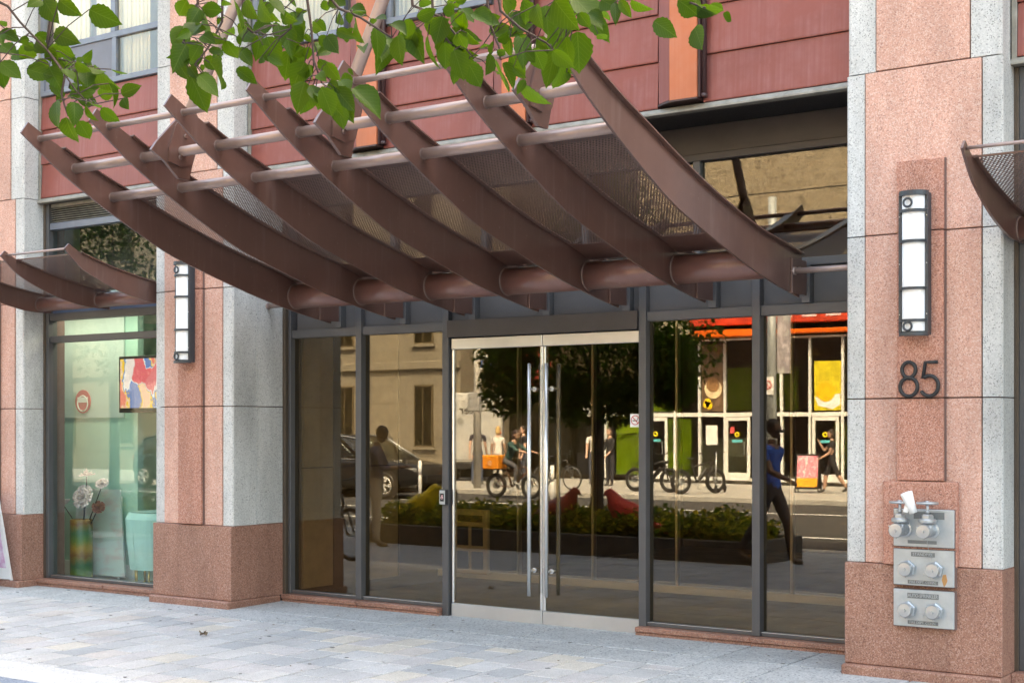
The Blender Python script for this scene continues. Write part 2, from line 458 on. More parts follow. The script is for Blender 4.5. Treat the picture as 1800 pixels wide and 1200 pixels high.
for a in range(int(43 / 1.5)):
    for b in range(8): m.box(-60 + a * 1.5, -60 + a * 1.5 + 1.49, -8.3 + b * 1.17, -8.3 + b * 1.17 + 1.16, -.06, 0, 0)
tag(m.build('paving_slab', M['band'], side), kind='stuff')
# stain of fallen matter and a crack by the doors
asph = granite('asphalt', [(0.055, 0.055, 0.057), (0.045, 0.045, 0.047), (0.075, 0.075, 0.075), (0.03, 0.03, 0.03)], scale=70, vert=False, rough=0.9)
road = bx('road', asph, None, -160, 120, -12.6, 0.55, -0.6, -0.235); tag(road, kind='structure')
concrete = granite('kerb concrete', [(0.42, 0.41, 0.39), (0.38, 0.37, 0.35), (0.46, 0.45, 0.43), (0.30, 0.29, 0.28)], scale=60, vert=False)
kb = bx('kerb', concrete, None, -60, 40, 0.42, 0.70, -0.5, -0.118, .015); tag(kb, kind='structure')
kb2 = bx('kerb', concrete, None, -160, 120, -12.9, -12.6, -0.5, -0.10, .02); tag(kb2, kind='structure')
fs = bx('far_sidewalk', concrete, None, -160, 120, -21.0, -12.9, -0.5, -0.104); tag(fs, kind='structure')
wl = plain('road marking paint', (0.72, 0.72, 0.70), 0.7)
for (a, b, y) in ((-160, 120, -3.0), (-160, 120, -9.0)):
    m = MB(); m.box(a, b, y - .07, y + .07, -.236, -.231); tag(m.build('lane_line', wl, road), kind=None)
m = MB()
for i in range(26): m.box(-80 + i * 5, -77.5 + i * 5, -6.1, -5.98, -.236, -.231)
m.build('lane_line', wl, road)

# ================================================================== THE BUILDING
bld = thing('building', 'granite and red metal clad building with a glazed recessed entrance, numbered 85', 'building')
FY, GY, SY = 9.18, 9.90, 9.48                 # pillar face, entrance glazing, shop glazing
J = [0.745, 1.838, 2.922, 4.008, 5.05, 6.4]
core = plain('dark backing', (0.03, 0.027, 0.025), 0.9)

def slab_part(nm, mat, par, x0, x1, y0, y1, z0, z1, bev=0.006):
    return MB().box(x0, x1, y0, y1, z0, z1, bev).build(nm, mat, par)

def pillar(xl, xr, dl, dr, plate):
    """stone pillar; dl / dr are the depths of its left and right returns."""
    yb = max(dl, dr) + .25
    pil = bx('stone_pillar', M['mortar'], bld, xl + .03, xr - .03, FY + .035, FY + yb, -.2, 6.3)
    g = .004
    # plinth and base
    slab_part('plinth_stone', M['red'], pil, xl - .012, xr + .012, FY - .08, FY + max(dl, dr) - .04, -.03, .068, .012)
    slab_part('base_stone', M['red'], pil, xl - .004, xr + .004, FY - .032, FY + max(dl, dr) - .0, .069, J[0], .006)
    for i in range(5):
        z0, z1 = J[i] + g, J[i + 1] - g
        gw = .13 if i < 3 else .205
        xo = 0 if i < 3 else .008
        for (a, b, dep) in ((xl + xo, xl + gw - g, dl), (xr - gw + g, xr - xo, dr)):
            ch = .012 if i < 3 else .02
            m = MB()
            if a < (xl + xr) / 2 - .2: pts = [(a, FY + .05 + min(dep, .24)), (a, FY + ch), (a + ch, FY), (b, FY), (b, FY + .06), (a + .06, FY + .06), (a + .06, FY + .05 + min(dep, .24))]
            else: pts = [(a, FY), (b - ch, FY), (b, FY + ch), (b, FY + .05 + min(dep, .24)), (b - .06, FY + .05 + min(dep, .24)), (b - .06, FY + .06), (a, FY + .06)]
            m.prism(pts, 'z', z0, z1); m.build('grey_granite_stone', M['grey'], pil)
        # side returns behind the corner stones
        for (sx, dep) in ((-1, dl), (1, dr)):
            if dep > .35:
                x = xl if sx < 0 else xr
                y0 = FY + .05 + .24 + .006
                slab_part('grey_granite_stone', M['grey'], pil, min(x, x - sx * .06), max(x, x - sx * .06), y0, FY + dep - .005, z0, min(z1, 3.99), .003)
        slab_part('pink_granite_panel', M['pink'], pil, xl + gw + g, xr - gw - g, FY - .012, FY + .04, z0, z1, .004)
    xc = (xl + xr) / 2; xs0, xs1 = xc - .154, xc + .154
    zs = [1.297 if plate else J[0] + .004, J[1], J[2], 3.392]
    for a, b in zip(zs, zs[1:]):
        bx('strip_side_shade', M['mortar'], pil, xs1 + .0005, xs1 + .009, FY - .030, FY - .013, a + g, b - g)  # added dark sliver, stands in for shade on the strip's right side
        slab_part('rose_granite_strip', M['rose'], pil, xs0, xs1, FY - .052, FY - .013, a + g, b - g, .004)
    if plate:
        slab_part('rose_granite_strip', M['rose'], pil, xc - .245, xc + .245, FY - .062, FY - .013, J[0] + .003, 1.294, .006)
    return pil
P_R = pillar(-3.665, -2.63, .62, .285, True)
P_L = pillar(-10.55, -9.51, .285, .645, False)
P_F = pillar(-13.604, -12.564, .285, .285, False)
pillar(4.25, 5.29, .285, .645, False)

# ---- upper wall: red metal panels between the pillars
WY = 9.38
def upper_wall(x0, x1, fins, windows, shop):
    wall = bx('spandrel_wall', core, bld, x0, x1, WY + .03, WY + .30, 4.0, 5.06 if windows else 6.3)
    if windows: bx('room_back', plain('pale room wall', (.5, .46, .38), .8), wall, x0, x1, WY + .45, WY + .5, 5.06, 6.3)
    slab_part('beige_trim', M['ledge'], wall, x0 + .002, x0 + .035, WY - .02, WY + .03, 3.975, 6.3, .003)
    slab_part('beige_trim', M['ledge'], wall, x1 - .035, x1 - .002, WY - .02, WY + .03, 3.975, 6.3, .003)
    cuts = [x0 + .036]
    for fx in fins: cuts += [fx - .37, fx + .006]
    cuts.append(x1 - .036)
    rows = [(4.022, 4.372), (4.372, 4.728), (4.728, 5.066)]
    if not windows: rows += [(5.066, 5.42), (5.42, 5.78)]
    for (a, b) in zip(cuts[::2], cuts[1::2]):
        for (z0, z1) in rows:
            # each course laps over the one below: the foot stands out
            m = MB(); m.prism([(WY + .028, z0 + .002), (WY - .012, z0 + .002), (WY - .014, z0 + .012), (WY + .004, z1 - .003), (WY + .028, z1 - .003)], 'x', a + .002, b - .002)
            m.build('red_metal_panel', M['redpanel'], wall)
        for (wx0, wx1, kind) in windows:
            if wx0 >= a - .05 and wx1 <= b + .05: window(wall, wx0, wx1, 5.07, kind)
    for fx in fins:
        # copper pilaster: splayed left cheek, flat front, dark gutter at its right
        f = MB(); f.prism([(fx - .225, WY - .10), (fx, WY - .10), (fx, WY + .028), (fx - .225, WY + .028)], 'z', 4.05, 6.3)
        fin = f.build('copper_pilaster', M['orange'], wall)
        m = MB(); m.prism([(fx - .36, WY + .028), (fx - .36, WY - .016), (fx - .227, WY - .1), (fx - .227, WY + .028)], 'z', 4.055, 6.3)
        m.build('pilaster_cheek', M['redpanel'], fin)
        m = MB(); m.box(fx + .002, fx + .018, WY - .085, WY + .025, 4.05, 6.3); m.tube([(fx + .03, WY - .045, 4.075), (fx + .03, WY - .045, 6.3)], .022, 10)
        m.tube([(fx + .03, WY - .045, 4.05), (fx + .03, WY - .045, 4.078)], .028, 10)
        m.build('dark_gutter', M['darkred'], fin)
        m = MB(); m.prism([(fx - .365, WY + .028), (fx - .365, WY - .02), (fx - .23, WY - .105), (fx + .004, WY - .105), (fx + .004, WY + .028)], 'z', 4.036, 4.049)
        m.build('pilaster_foot', M['darkred'], fin)
    # ledge with drip, dark soffit
    m = MB(); m.prism([(WY - .016, 4.016), (WY - .035, 3.985), (WY - .035, 3.972), (WY + .05, 3.972), (WY + .05, 4.016)], 'x', x0, x1)
    m.build('drip_ledge', M['ledge'], wall)
    bx('soffit', M['black'], wall, x0, x1, WY + .05, (SY if shop else GY) + .12, 3.975, 4.0)
    return wall

def window(wall, x0, x1, z0, kind):
    z1 = 6.3; yg = WY + .01
    fr = MB()
    fr.box(x0, x1, WY - .03, WY + .03, z0 + .002, z0 + .055, .004)
    fr.box(x0, x0 + .06, WY - .025, WY + .03, z0 + .055, z1); fr.box(x1 - .05, x1, WY - .025, WY + .03, z0 + .055, z1)
    if kind == 'two':
        xm = x0 + (x1 - x0) * .60
        fr.box(x0 + .06, x1 - .05, WY - .024, WY + .03, 5.515, 5.575, .004)
        fr.box(xm - .03, xm + .03, WY - .023, WY + .03, z0 + .055, 5.515, .003)
        fr.box(xm - .05, xm + .015, WY - .023, WY + .03, 5.575, z1, .003)
        panes = [(xm + .03, x1 - .05, z0 + .055, 5.515), (x0 + .06, xm - .05, 5.575, z1), (xm + .015, x1 - .05, 5.575, z1)]
    else: panes = [(x0 + .06, x1 - .05, z0 + .055, z1)]
    frame = fr.build('window', plain('blue grey window frame', (0.17, 0.19, 0.225), 0.4, 0.2), wall)
    if kind == 'two':
        slab_part('grey_infill_panel', plain('grey infill', (0.16, 0.165, 0.19), 0.6, var=.1, nscale=3), frame, x0 + .06, xm - .03, WY - .01, WY + .02, z0 + .055, 5.515, .003)
    for (a, b, c, d) in panes:
        bx('pane', M['winglass'], frame, a, b, yg - .004, yg + .004, c, d)
    # pleated curtain
    m = MB(); n = 70; ring0 = []
    for i in range(n + 1):
        x = x0 + .05 + (x1 - x0 - .1) * i / n
        y = WY + .10 + .028 * math.sin(i * 1.25) + .012 * math.sin(i * .43)
        ring0.append((x, y))
    for (a, b) in zip(ring0, ring0[1:]):
        if kind == 'two' and 22 < ring0.index(a) % 35 < 26: continue
        m.face([(a[0], a[1], z0 + .03), (b[0], b[1], z0 + .03), (b[0], b[1], z1), (a[0], a[1], z1)])
    cu = m.build('curtain', M['cream'], frame, True)
    md = cu.modifiers.new('thick', 'SOLIDIFY'); md.thickness = .004

upper_wall(-9.51, -3.665, [-7.895, -6.365, -4.85], [(-9.44, -8.33, 'one'), (-7.86, -6.77, 'one'), (-6.33, -5.24, 'one'), (-4.81, -3.72, 'one')], False)
upper_wall(-12.564, -10.55, [], [(-12.52, -10.60, 'two')], True)
upper_wall(-2.63, 4.25, [], [], True)
upper_wall(-20, -13.604, [], [(-19.5, -14.0, 'one')], True)
# unseen body of the building, height and length set to shade pavement and road
bx('upper_storeys', M['redpanel'], bld, -70, 80, WY + .31, 24, 6.3, 17.0)
bx('lobby_roof', core, bld, -70, 80, WY + .62, 24, 4.02, 6.3)
bx('lower_flank', M['pink'], bld, -70, -20, FY, 24, -.2, 6.3); bx('lower_flank', M['pink'], bld, 5.29, 80, FY, 24, -.2, 6.3)

# ---- glazed entrance between the pillars
X0, X1 = -9.51, -3.665
ent = bx('entrance_glazing', M['char'], bld, X0 + .07, X1 - .001, GY - .03, GY + .07, 2.485, 2.562, .004)
def bar(nm, mat, x0, x1, y0, y1, z0, z1, bev=.003): return slab_part(nm, mat, ent, x0, x1, y0, y1, z0, z1, bev)
bar('bronze_trim', M['bronze'], X0 + .001, X0 + .036, GY - .085, GY + .05, .07, 3.97)
bar('mullion', M['char'], X0 + .037, X0 + .069, GY - .045, GY + .068, .078, 3.72)
MU = [-8.595, -7.597, -5.630, -4.650]
for xm in MU[:2] + MU[2:]:
    jamb = xm in (-7.597, -5.630)
    bar('mullion', M['char'], xm - .033, xm + .033, GY - .05, GY + .072, .0 if jamb else .078, 2.84)
# sill stones
for (a, b) in ((X0 + .012, -7.632), (-5.66, X1 - .01)):
    xm_ = (a + b) / 2
    for (c, d) in ((a, xm_ - .002), (xm_ + .002, b)):
        bar('sill_stone', M['red'], c, d, GY - .12, GY + .1, .036, .076, .006)
        bar('sill_stone', M['red'], c, d, GY - .105, GY + .1, -.03, .034, .003)
for (a, b) in ((X0 + .07, -8.629), (-8.561, -7.631), (-5.596, -4.684), (-4.616, X1 - .001)):
    bar('bottom_rail', M['char'], a, b, GY - .03, GY + .06, .078, .112, .003)
    bar('rail_bead', M['steelrod'], a, b, GY - .034, GY - .0305, .107, .111, .0)
    bx('glass_pane', M['tinted'], ent, a + .002, b - .002, GY + .012, GY + .022, .112, 2.486)
# charcoal panels above, with posts behind the canopy ribs
RX = [-8.849 + .764 * i for i in range(7)]
bar('transom_rail', M['char'], X0 + .07, X1 - .001, GY - .035, GY + .07, 2.84, 2.90)
edges = sorted([X0 + .07, X1 - .001] + MU + [r + .02 for r in RX])
for a, b in zip(edges, edges[1:]):
    if b - a > .09: bar('charcoal_panel', M['charpanel'], a + .034, b - .034, GY + .005, GY + .03, 2.562, 2.84, .004)
for r in RX: bar('post', M['char'], r - .012, r + .052, GY - .06, GY + .06, 2.563, 2.84)
# transom lights
tm = [X0 + .07, -8.21, -7.20, -6.18, -5.16, X1 - .001]
for t in tm[1:-1]: bar('mullion', M['char'], t - .03, t + .03, GY - .03, GY + .07, 2.901, 3.72)
for a, b in zip(tm, tm[1:]): bx('transom_pane', M['tinted'], ent, a + .03, b - .03, GY + .012, GY + .022, 2.90, 3.70)
bar('lintel', M['header'], X0 + .037, X1 - .001, GY - .04, GY + .08, 3.70, 3.755); bar('lintel', M['header'], X0 + .037, X1 - .001, GY - .02, GY + .08, 3.757, 3.973)
# doors
bar('door_header', M['header'], -7.562, -5.664, GY - .075, GY + .05, 2.424, 2.572)
bar('threshold', M['thresh'], -7.60, -5.64, GY - .13, GY + .12, -.03, -.008)
XM = -6.596
for (a, b, s) in ((-7.545, XM - .003, 1), (XM + .003, -5.668, -1)):
    d = slab_part('glass_door', M['steel'], bld, a, b, GY - .030, GY + .022, .008, .122, .004)
    slab_part('top_rail', M['steel'], d, a, b, GY - .030, GY + .022, 2.322, 2.416, .004)
    st = (b - .024, b) if s > 0 else (a, a + .024)
    slab_part('meeting_stile', M['steelrod'], d, st[0], st[1], GY - .022, GY + .016, .123, 2.321, .004)
    if s > 0: slab_part('hinge_stile', M['steelrod'], d, a, a + .022, GY - .022, GY + .016, .123, 2.321, .004)
    bx('door_pane', M['tinted'], d, a + (.022 if s > 0 else .026), b - (.026 if s > 0 else .002), GY - .008, GY + .004, .122, 2.322)
    hx = XM - .086 * s + (0.0 if s > 0 else .0)
    for yy, nm in ((GY - .095, 'pull_handle'), (GY + .085, 'pull_handle')):
        m = MB(); m.tube([(hx, yy, .248), (hx, yy, 2.175)], .0165, 12); h = m.build(nm, M['steelrod'], d)
        for zz in (.455, 1.965):
            m = MB(); m.tube([(hx, yy, zz), (hx, GY - .008 if yy < GY else GY + .004, zz)], .011, 10)
            m.tube([(hx, (GY - .02 if yy < GY else GY + .016), zz), (hx, (GY - .008 if yy < GY else GY + .004), zz)], .021, 14)
            m.build('handle_standoff', M['steelrod'], h)
    bx('weather_strip', M['blackplastic'], d, a + .01, b - .01, GY - .01, GY + .005, -.006, .007)

# lobby behind the tinted glass
lob = plain('lobby tan panel', (0.55, 0.45, 0.30), 0.4); lob2 = plain('lobby brown wall', (0.17, 0.125, 0.08), 0.5)
tile = plain('lobby floor tile', (0.55, 0.46, 0.34), 0.25, var=.2, nscale=3)
bx('lobby_floor', tile, bld, -12.0, -3.0, GY + .1, 18, -.2, -.02)
bx('lobby_wall', lob2, bld, -12.0, -3.0, 17.8, 18, -.02, 4.02)
bx('lobby_wall', lob2, bld, -3.2, -3.0, GY + .65, 17.8, -.02, 4.02)
lw = bx('lobby_wall', lob2, bld, -9.62, -9.515, GY + .15, 18, -.02, 4.02)
for i, (a, b) in enumerate(((10.08, 10.50), (10.52, 10.98), (11.0, 11.5), (11.52, 12.1))):
    bx('wall_panel', lob if i % 2 == 0 else lob2, lw, -9.514, -9.49, a, b, .1, 1.25); bx('wall_panel', lob if i % 2 == 0 else lob2, lw, -9.514, -9.49, a, b, 1.26, 3.2)
bx('lobby_ceiling', lob2, bld, -9.5, -3.2, GY + .1, 17.8, 3.78, 4.0)
ves = bx('vestibule_screen', M['thresh'], bld, -9.48, -3.3, 12.16, 12.28, .05, .12)
for xv in (-8.45, -7.54, -6.59, -5.4, -4.4): bx('mullion', M['steel'], ves, xv - .012, xv + .012, 12.19, 12.25, .12, 2.9)
bx('transom', M['header'], ves, -9.48, -3.3, 12.17, 12.27, 2.9, 3.1)
gp = slab_part('vent_panel', lob, ves, -9.22, -8.78, 12.10, 12.16, .10, .78, .01)
for (a, b) in ((-9.17, -9.02), (-8.98, -8.83)):
    for (c, d) in ((.15, .34), (.40, .60)): slab_part('vent_grille', M['header'], gp, a, b, 12.092, 12.102, c, d, .004)
slab_part('vent_slot', lob2, gp, -9.16, -8.84, 12.094, 12.102, .65, .72, .004)

# ---- shop window at the left
SX0, SX1 = -12.564, -10.55
shop = slab_part('shop_front', M['char'], bld, SX0 + .04, SX1 - .001, SY - .03, SY + .06, 2.526, 2.594, .004)
def sb(nm, mat, x0, x1, y0, y1, z0, z1, bev=.003): return slab_part(nm, mat, shop, x0, x1, y0, y1, z0, z1, bev)
sb('bronze_trim', M['bronze'], SX0 + .001, SX0 + .03, SY - .06, SY + .05, .07, 3.97)
sb('mullion', M['char'], SX0 + .031, SX0 + .075, SY - .05, SY + .062, .078, 3.97); sb('mullion', M['char'], SX1 - .05, SX1 - .001, SY - .05, SY + .062, .078, 3.97)
a, b = SX0 + .076, SX1 - .051
sb('lintel', M['ledge'], a, b, SY - .02, SY + .06, 3.93, 3.972)
lv = bx('louvre', core, shop, a, b, SY + .03, SY + .05, 3.77, 3.93)
for i in range(7):
    z = 3.778 + i * .0225
    m = MB(); m.prism([(SY - .02, z), (SY + .025, z + .018), (SY + .025, z + .021), (SY - .02, z + .004)], 'x', a, b); m.build('louvre_slat', M['ledge'], lv)
sb('rail', plain('blue grey rail', (0.15, 0.17, 0.21), 0.4, .2), a, b, SY - .035, SY + .06, 3.70, 3.768)
bx('transom_pane', M['clear'], shop, a, b, SY + .01, SY + .02, 2.99, 3.70)
sb('charcoal_panel', plain('blue panel', (0.10, 0.14, 0.22), 0.4, .1), a, b, SY - .0, SY + .03, 2.83, 2.99)
sb('rail', M['char'], a, b, SY - .035, SY + .06, 2.755, 2.83)
bx('glass_pane', M['clear'], shop, a, b, SY + .01, SY + .02, 2.594, 2.755); bx('glass_pane', M['clear'], shop, a, b, SY + .01, SY + .02, .115, 2.526)
sb('bottom_rail', M['char'], a, b, SY - .03, SY + .06, .078, .112); sb('rail_bead', M['steelrod'], a, b, SY - .034, SY - .0305, .108, .112, 0)
for (c, d) in ((SX0 + .0, -11.5), (-11.497, SX1 - 0.0)):
    sb('sill_stone', M['red'], c + .002, d - .002, SY - .16, SY + .1, .036, .076, .006); sb('sill_stone', M['red'], c + .002, d - .002, SY - .145, SY + .1, -.03, .034, .003)
bx('transom_backing', core, shop, a, b, SY + .35, SY + .38, 3.05, 3.97)
# shop room
mint = plain('mint painted wall', (0.42, 0.68, 0.57), 0.6, var=.03)
room = bx('shop_room', mint, bld, SX0 - 1.6, -12.10, 10.28, 10.36, -.02, 4.0)
bx('floor', plain('shop floor', (0.72, 0.76, 0.74), 0.35), room, -14.4, -10.2, SY + .1, 14, -.2, -.0)
bx('white_wall_panel', plain('white wall panel', (0.55, 0.68, 0.63), 0.5, var=.02), room, -14.4, -12.3, 10.26, 10.279, 1.75, 3.9)
bx('wall', plain('navy wall', (0.030, 0.04, 0.06), 0.35), room, -12.095, -10.2, 10.62, 10.7, 0, 3.0)
cl_ = bx('ceiling_light', M['white'], room, -13.6, -11.0, 9.62, 10.02, 2.92, 2.98); bx('light_diffuser', mat_emit('shop ceiling light', (1.0, .97, .9), .85), cl_, -13.55, -11.05, 9.65, 9.99, 2.905, 2.919)
bx('skirting', plain('shop skirting', (0.75, 0.8, 0.78), 0.5), room, -14.2, -12.12, 10.245, 10.279, 0, .16)
bx('wall', mint, room, -14.5, -14.4, SY + .1, 14, 0, 4.0)
bx('wall', plain('dark room wall', (0.06, 0.07, 0.08), 0.6), room, -10.2, -9.66, GY + .3, 14, 0, 4.0)
bx('ceiling', plain('shop ceiling', (0.6, 0.62, 0.6), 0.7), room, -14.4, -10.2, SY + .1, 12.6, 2.98, 3.04)
# shop window at the right edge
shr = slab_part('shop_front', M['char'], bld, -2.60, 4.2, SY - .03, SY + .06, 2.526, 2.594, .004)
slab_part('bronze_trim', M['bronze'], shr, -2.629, -2.6, SY - .06, SY + .05, .07, 3.97, .003)
slab_part('mullion', M['char'], shr, -2.599, -2.53, SY - .05, SY + .062, .078, 3.97, .003)
bx('glass_pane', M['tinted'], shr, -2.53, 4.2, SY + .01, SY + .02, .115, 2.526); bx('transom_pane', M['tinted'], shr, -2.53, 4.2, SY + .01, SY + .02, 2.6, 3.97)
slab_part('sill_stone', M['red'], shr, -2.62, 4.2, SY - .16, SY + .1, -.03, .076, .006)
bx('backing', core, shr, -2.6, 4.2, SY + .8, SY + .85, 0, 4)
shl = slab_part('shop_front', M['char'], bld, -19.9, -13.61, SY - .03, SY + .06, .1, 3.9, .004)
slab_part('sill_stone', M['red'], shl, -19.9, -13.61, SY - .16, SY + .1, -.03, .076, .006)
seat(bld, (-6.6, 9.2, 0))

# ================================================================== CANOPIES
def interp(pl, y):
    for (a, b) in zip(pl, pl[1:]):
        if a[0] <= y <= b[0]: return a[1] + (b[1] - a[1]) * (y - a[0]) / (b[0] - a[0])
    return pl[-1][1] if y > pl[-1][0] else pl[0][1]
def smooth_poly(pl, n):
    """Catmull-Rom through the points of pl, n samples over y."""
    out = []
    P = [pl[0]] + pl + [pl[-1]]
    for i in range(1, len(P) - 2):
        p0, p1, p2, p3 = (Vector((*q, 0)) for q in P[i - 1:i + 3])
        for k in range(n):
            t = k / n
            q = 0.5 * ((2 * p1) + (p2 - p0) * t + (2 * p0 - 5 * p1 + 4 * p2 - p3) * t * t + (3 * p1 - p0 - 3 * p2 + p3) * t ** 3)
            out.append((q.x, q.y))
    out.append(pl[-1]); return out
BOT = smooth_poly([(6.44, 3.780), (6.64, 3.642), (6.80, 3.535), (7.05, 3.398), (7.27, 3.288), (7.53, 3.168), (7.86, 3.030), (8.23, 2.922), (8.61, 2.820), (8.95, 2.738), (9.30, 2.668), (9.755, 2.594)], 4)
TOP = smooth_poly([(6.50, 3.866), (6.64, 3.795), (6.80, 3.722), (6.97, 3.645), (7.20, 3.555), (7.47, 3.462), (7.97, 3.290), (8.45, 3.148), (8.99, 3.022), (9.39, 2.962), (9.62, 2.93), (9.80, 2.905)], 4)
def mesh_sheet(x0, x1, zfun, y0, y1, pitch, hole):
    """perforated sheet that follows zfun(y): every cell is a frame round a hexagonal hole."""
    m = MB(); b = m.b
    nx = max(2, round((x1 - x0) / pitch)); px = (x1 - x0) / nx
    L = [y0]; ys = [y0]
    py = pitch * .87
    y = y0
    while y < y1:
        sl = (zfun(y + .01) - zfun(y)) / .01
        y += py / math.sqrt(1 + sl * sl); ys.append(y)
    for j in range(len(ys) - 1):
        a, c = ys[j], ys[j + 1]; za, zc = zfun(a), zfun(c); off = .5 if j % 2 else 0.0
        for i in range(nx):
            xa = x0 + (i + off) * px; xb = min(xa + px, x1)
            if xb - xa < px * .6: continue
            def P(u, v): return b.verts.new((xa + (xb - xa) * u, a + (c - a) * v, za + (zc - za) * v))
            o = [P(0, 0), P(1, 0), P(1, 1), P(0, 1)]
            h = hole
            q = [P(.5 - h * .5, .5 - h * .8), P(.5 + h * .5, .5 - h * .8), P(.5 + h, .5), P(.5 + h * .5, .5 + h * .8), P(.5 - h * .5, .5 + h * .8), P(.5 - h, .5)]
            for f in ((o[0], o[1], q[1], q[0]), (o[1], q[2], q[1]), (o[1], o[2], q[3], q[2]), (o[2], o[3], q[4], q[3]), (o[3], q[5], q[4]), (o[3], o[0], q[0], q[5])):
                b.faces.new(f)
    me = bpy.data.meshes.new('mesh_panel'); b.to_mesh(me); b.free(); me.materials.append(M['brown2']); return me

can = thing('canopy', 'large brown steel entrance canopy of seven curved ribs with mesh infill', 'canopy')
T = .016
FL0 = 6.80
rib_m = MB()
# web, resampled so top and bottom pair up
N = 40
def along(pl, t):
    k = t * (len(pl) - 1); i = min(int(k), len(pl) - 2); f = k - i
    return (pl[i][0] * (1 - f) + pl[i + 1][0] * f, pl[i][1] * (1 - f) + pl[i + 1][1] * f)
rib_m.strip([along(TOP, i / N) for i in range(N + 1)], [along(BOT, i / N) for i in range(N + 1)], -T / 2, T / 2)
RIB = rib_m.mesh('canopy_rib', M['brown'])
fl = [p for p in TOP if FL0 <= p[0] <= 9.78]
flm = MB(); flm.strip([(p[0], p[1] + .010) for p in fl], fl, -.042, .042); FLANGE = flm.mesh('top_flange', M['brown'])
bkm = MB(); bkm.box(T / 2 + .001, T / 2 + .019, 9.588, 9.842, 2.615, 2.868, .003); BRACKET = bkm.mesh('bracket_plate', M['brown'])
bom = MB(); bom.tube([(T / 2 + .019, 9.70, 2.80), (T / 2 + .032, 9.70, 2.80)], .016, 6); BOLT = bom.mesh('bolt', plain('bolt', (.3, .24, .2), .4, .3))
wdm = MB(); wdm.ring((T / 2 + .004, 9.30, 2.805), .109, .006, 'x', 28, 6); WELD = wdm.mesh('weld_ring', M['weld'])
for i, rx in enumerate(RX):
    r = link('canopy_rib', RIB, can, (rx, 0, 0))
    link('top_flange', FLANGE, r); link('bracket_plate', BRACKET, r); link('bolt', BOLT, r)
    if i < 6: link('weld_ring', WELD, r)
TUBES = [(6.602, 3.762, .022, 'thin_tube'), (6.918, 3.590, .036, 'purlin_tube'), (7.268, 3.420, .036, 'purlin_tube'), (9.30, 2.805, .1085, 'main_pipe')]
for (ty, tz, tr, nm) in TUBES:
    for a, b in zip(RX, RX[1:]):
        m = MB(); m.tube([(a + T / 2 + .001, ty, tz), (b - T / 2 - .001, ty, tz)], tr, 28 if tr > .1 else 14)
        o = m.build(nm, M['pipe' if tr > .1 else 'tube'], can)
        if tr < .1:
            c = MB(); c.ring((a + T / 2 + .002, ty, tz), tr + .001, .0035, 'x', 16, 5); c.build('weld_collar', M['weld'], o)
zf = lambda y: interp(TOP, y) - .006
MESH = mesh_sheet(T / 2 + .002, .764 - T / 2 - .002, zf, 7.44, 9.24, .0225, .35)
for a in RX[:-1]:
    o = link('mesh_panel', MESH, can, (a, 0, 0)); o['kind'] = 'stuff'
    m = MB(); m.box(.012, .75, 7.425, 7.441, zf(7.44) - .003, zf(7.44) + .014); m.build('edge_strip', M['brown'], o)
    m = MB(); m.prism([(9.02, zf(9.02) - .002), (9.30, 2.93), (9.30, 2.935), (9.02, zf(9.02) + .004)], 'x', .012, .75); m.build('closing_plate', M['brown'], o)
# tie rods to the wall with clevis plates on the second tube
gp = [(6.655, 3.565), (6.70, 3.625), (6.885, 3.815), (6.99, 3.815), (7.075, 3.745), (7.06, 3.62), (7.0, 3.40), (6.90, 3.40), (6.78, 3.50)]
cp = [(6.80, 3.50), (6.80, 3.60), (6.86, 3.76), (6.96, 3.90), (7.035, 3.905), (7.10, 3.80), (7.08, 3.70), (7.02, 3.52), (6.92, 3.48)]
for a in (RX[1] + .382, RX[3] + .382, RX[5] + .382):
    m = MB(); m.prism(gp, 'x', a - .012, a + .012); g = m.build('gusset_plate', M['brown'], can)
    for s in (-1, 1):
        m = MB(); m.prism(cp, 'x', a + s * .013, a + s * .029); m.build('clevis_plate', M['brown'], g)
    for (py, pz) in ((6.95, 3.70), (6.90, 3.545)):
        m = MB(); m.tube([(a - .045, py, pz), (a + .045, py, pz)], .017, 6); m.build('pin', M['brown'], g)
    m = MB(); m.tube([(a, 6.99, 3.83), (a, 9.30, 8.45)], .043, 16); m.build('tie_rod', M['tube'], can)
# stay tubes to the pillars at either end
m = MB(); m.tube([(RX[6] + T / 2, 9.62, 2.775), (-3.667, 9.62, 2.775)], .022, 14); m.tube([(RX[6] + T / 2 + .002, 9.62, 2.775), (RX[6] + T / 2 + .03, 9.62, 2.775)], .033, 6); m.build('stay_tube', M['tube'], can)
m = MB(); m.tube([(RX[0] - T / 2, 9.62, 2.775), (-9.508, 9.62, 2.775)], .022, 14); m.tube([(-9.508, 9.62, 2.775), (-9.49, 9.62, 2.775)], .03, 8); m.build('stay_tube', M['tube'], can)
seat(can, (-6.557, 9.8, 2.6))

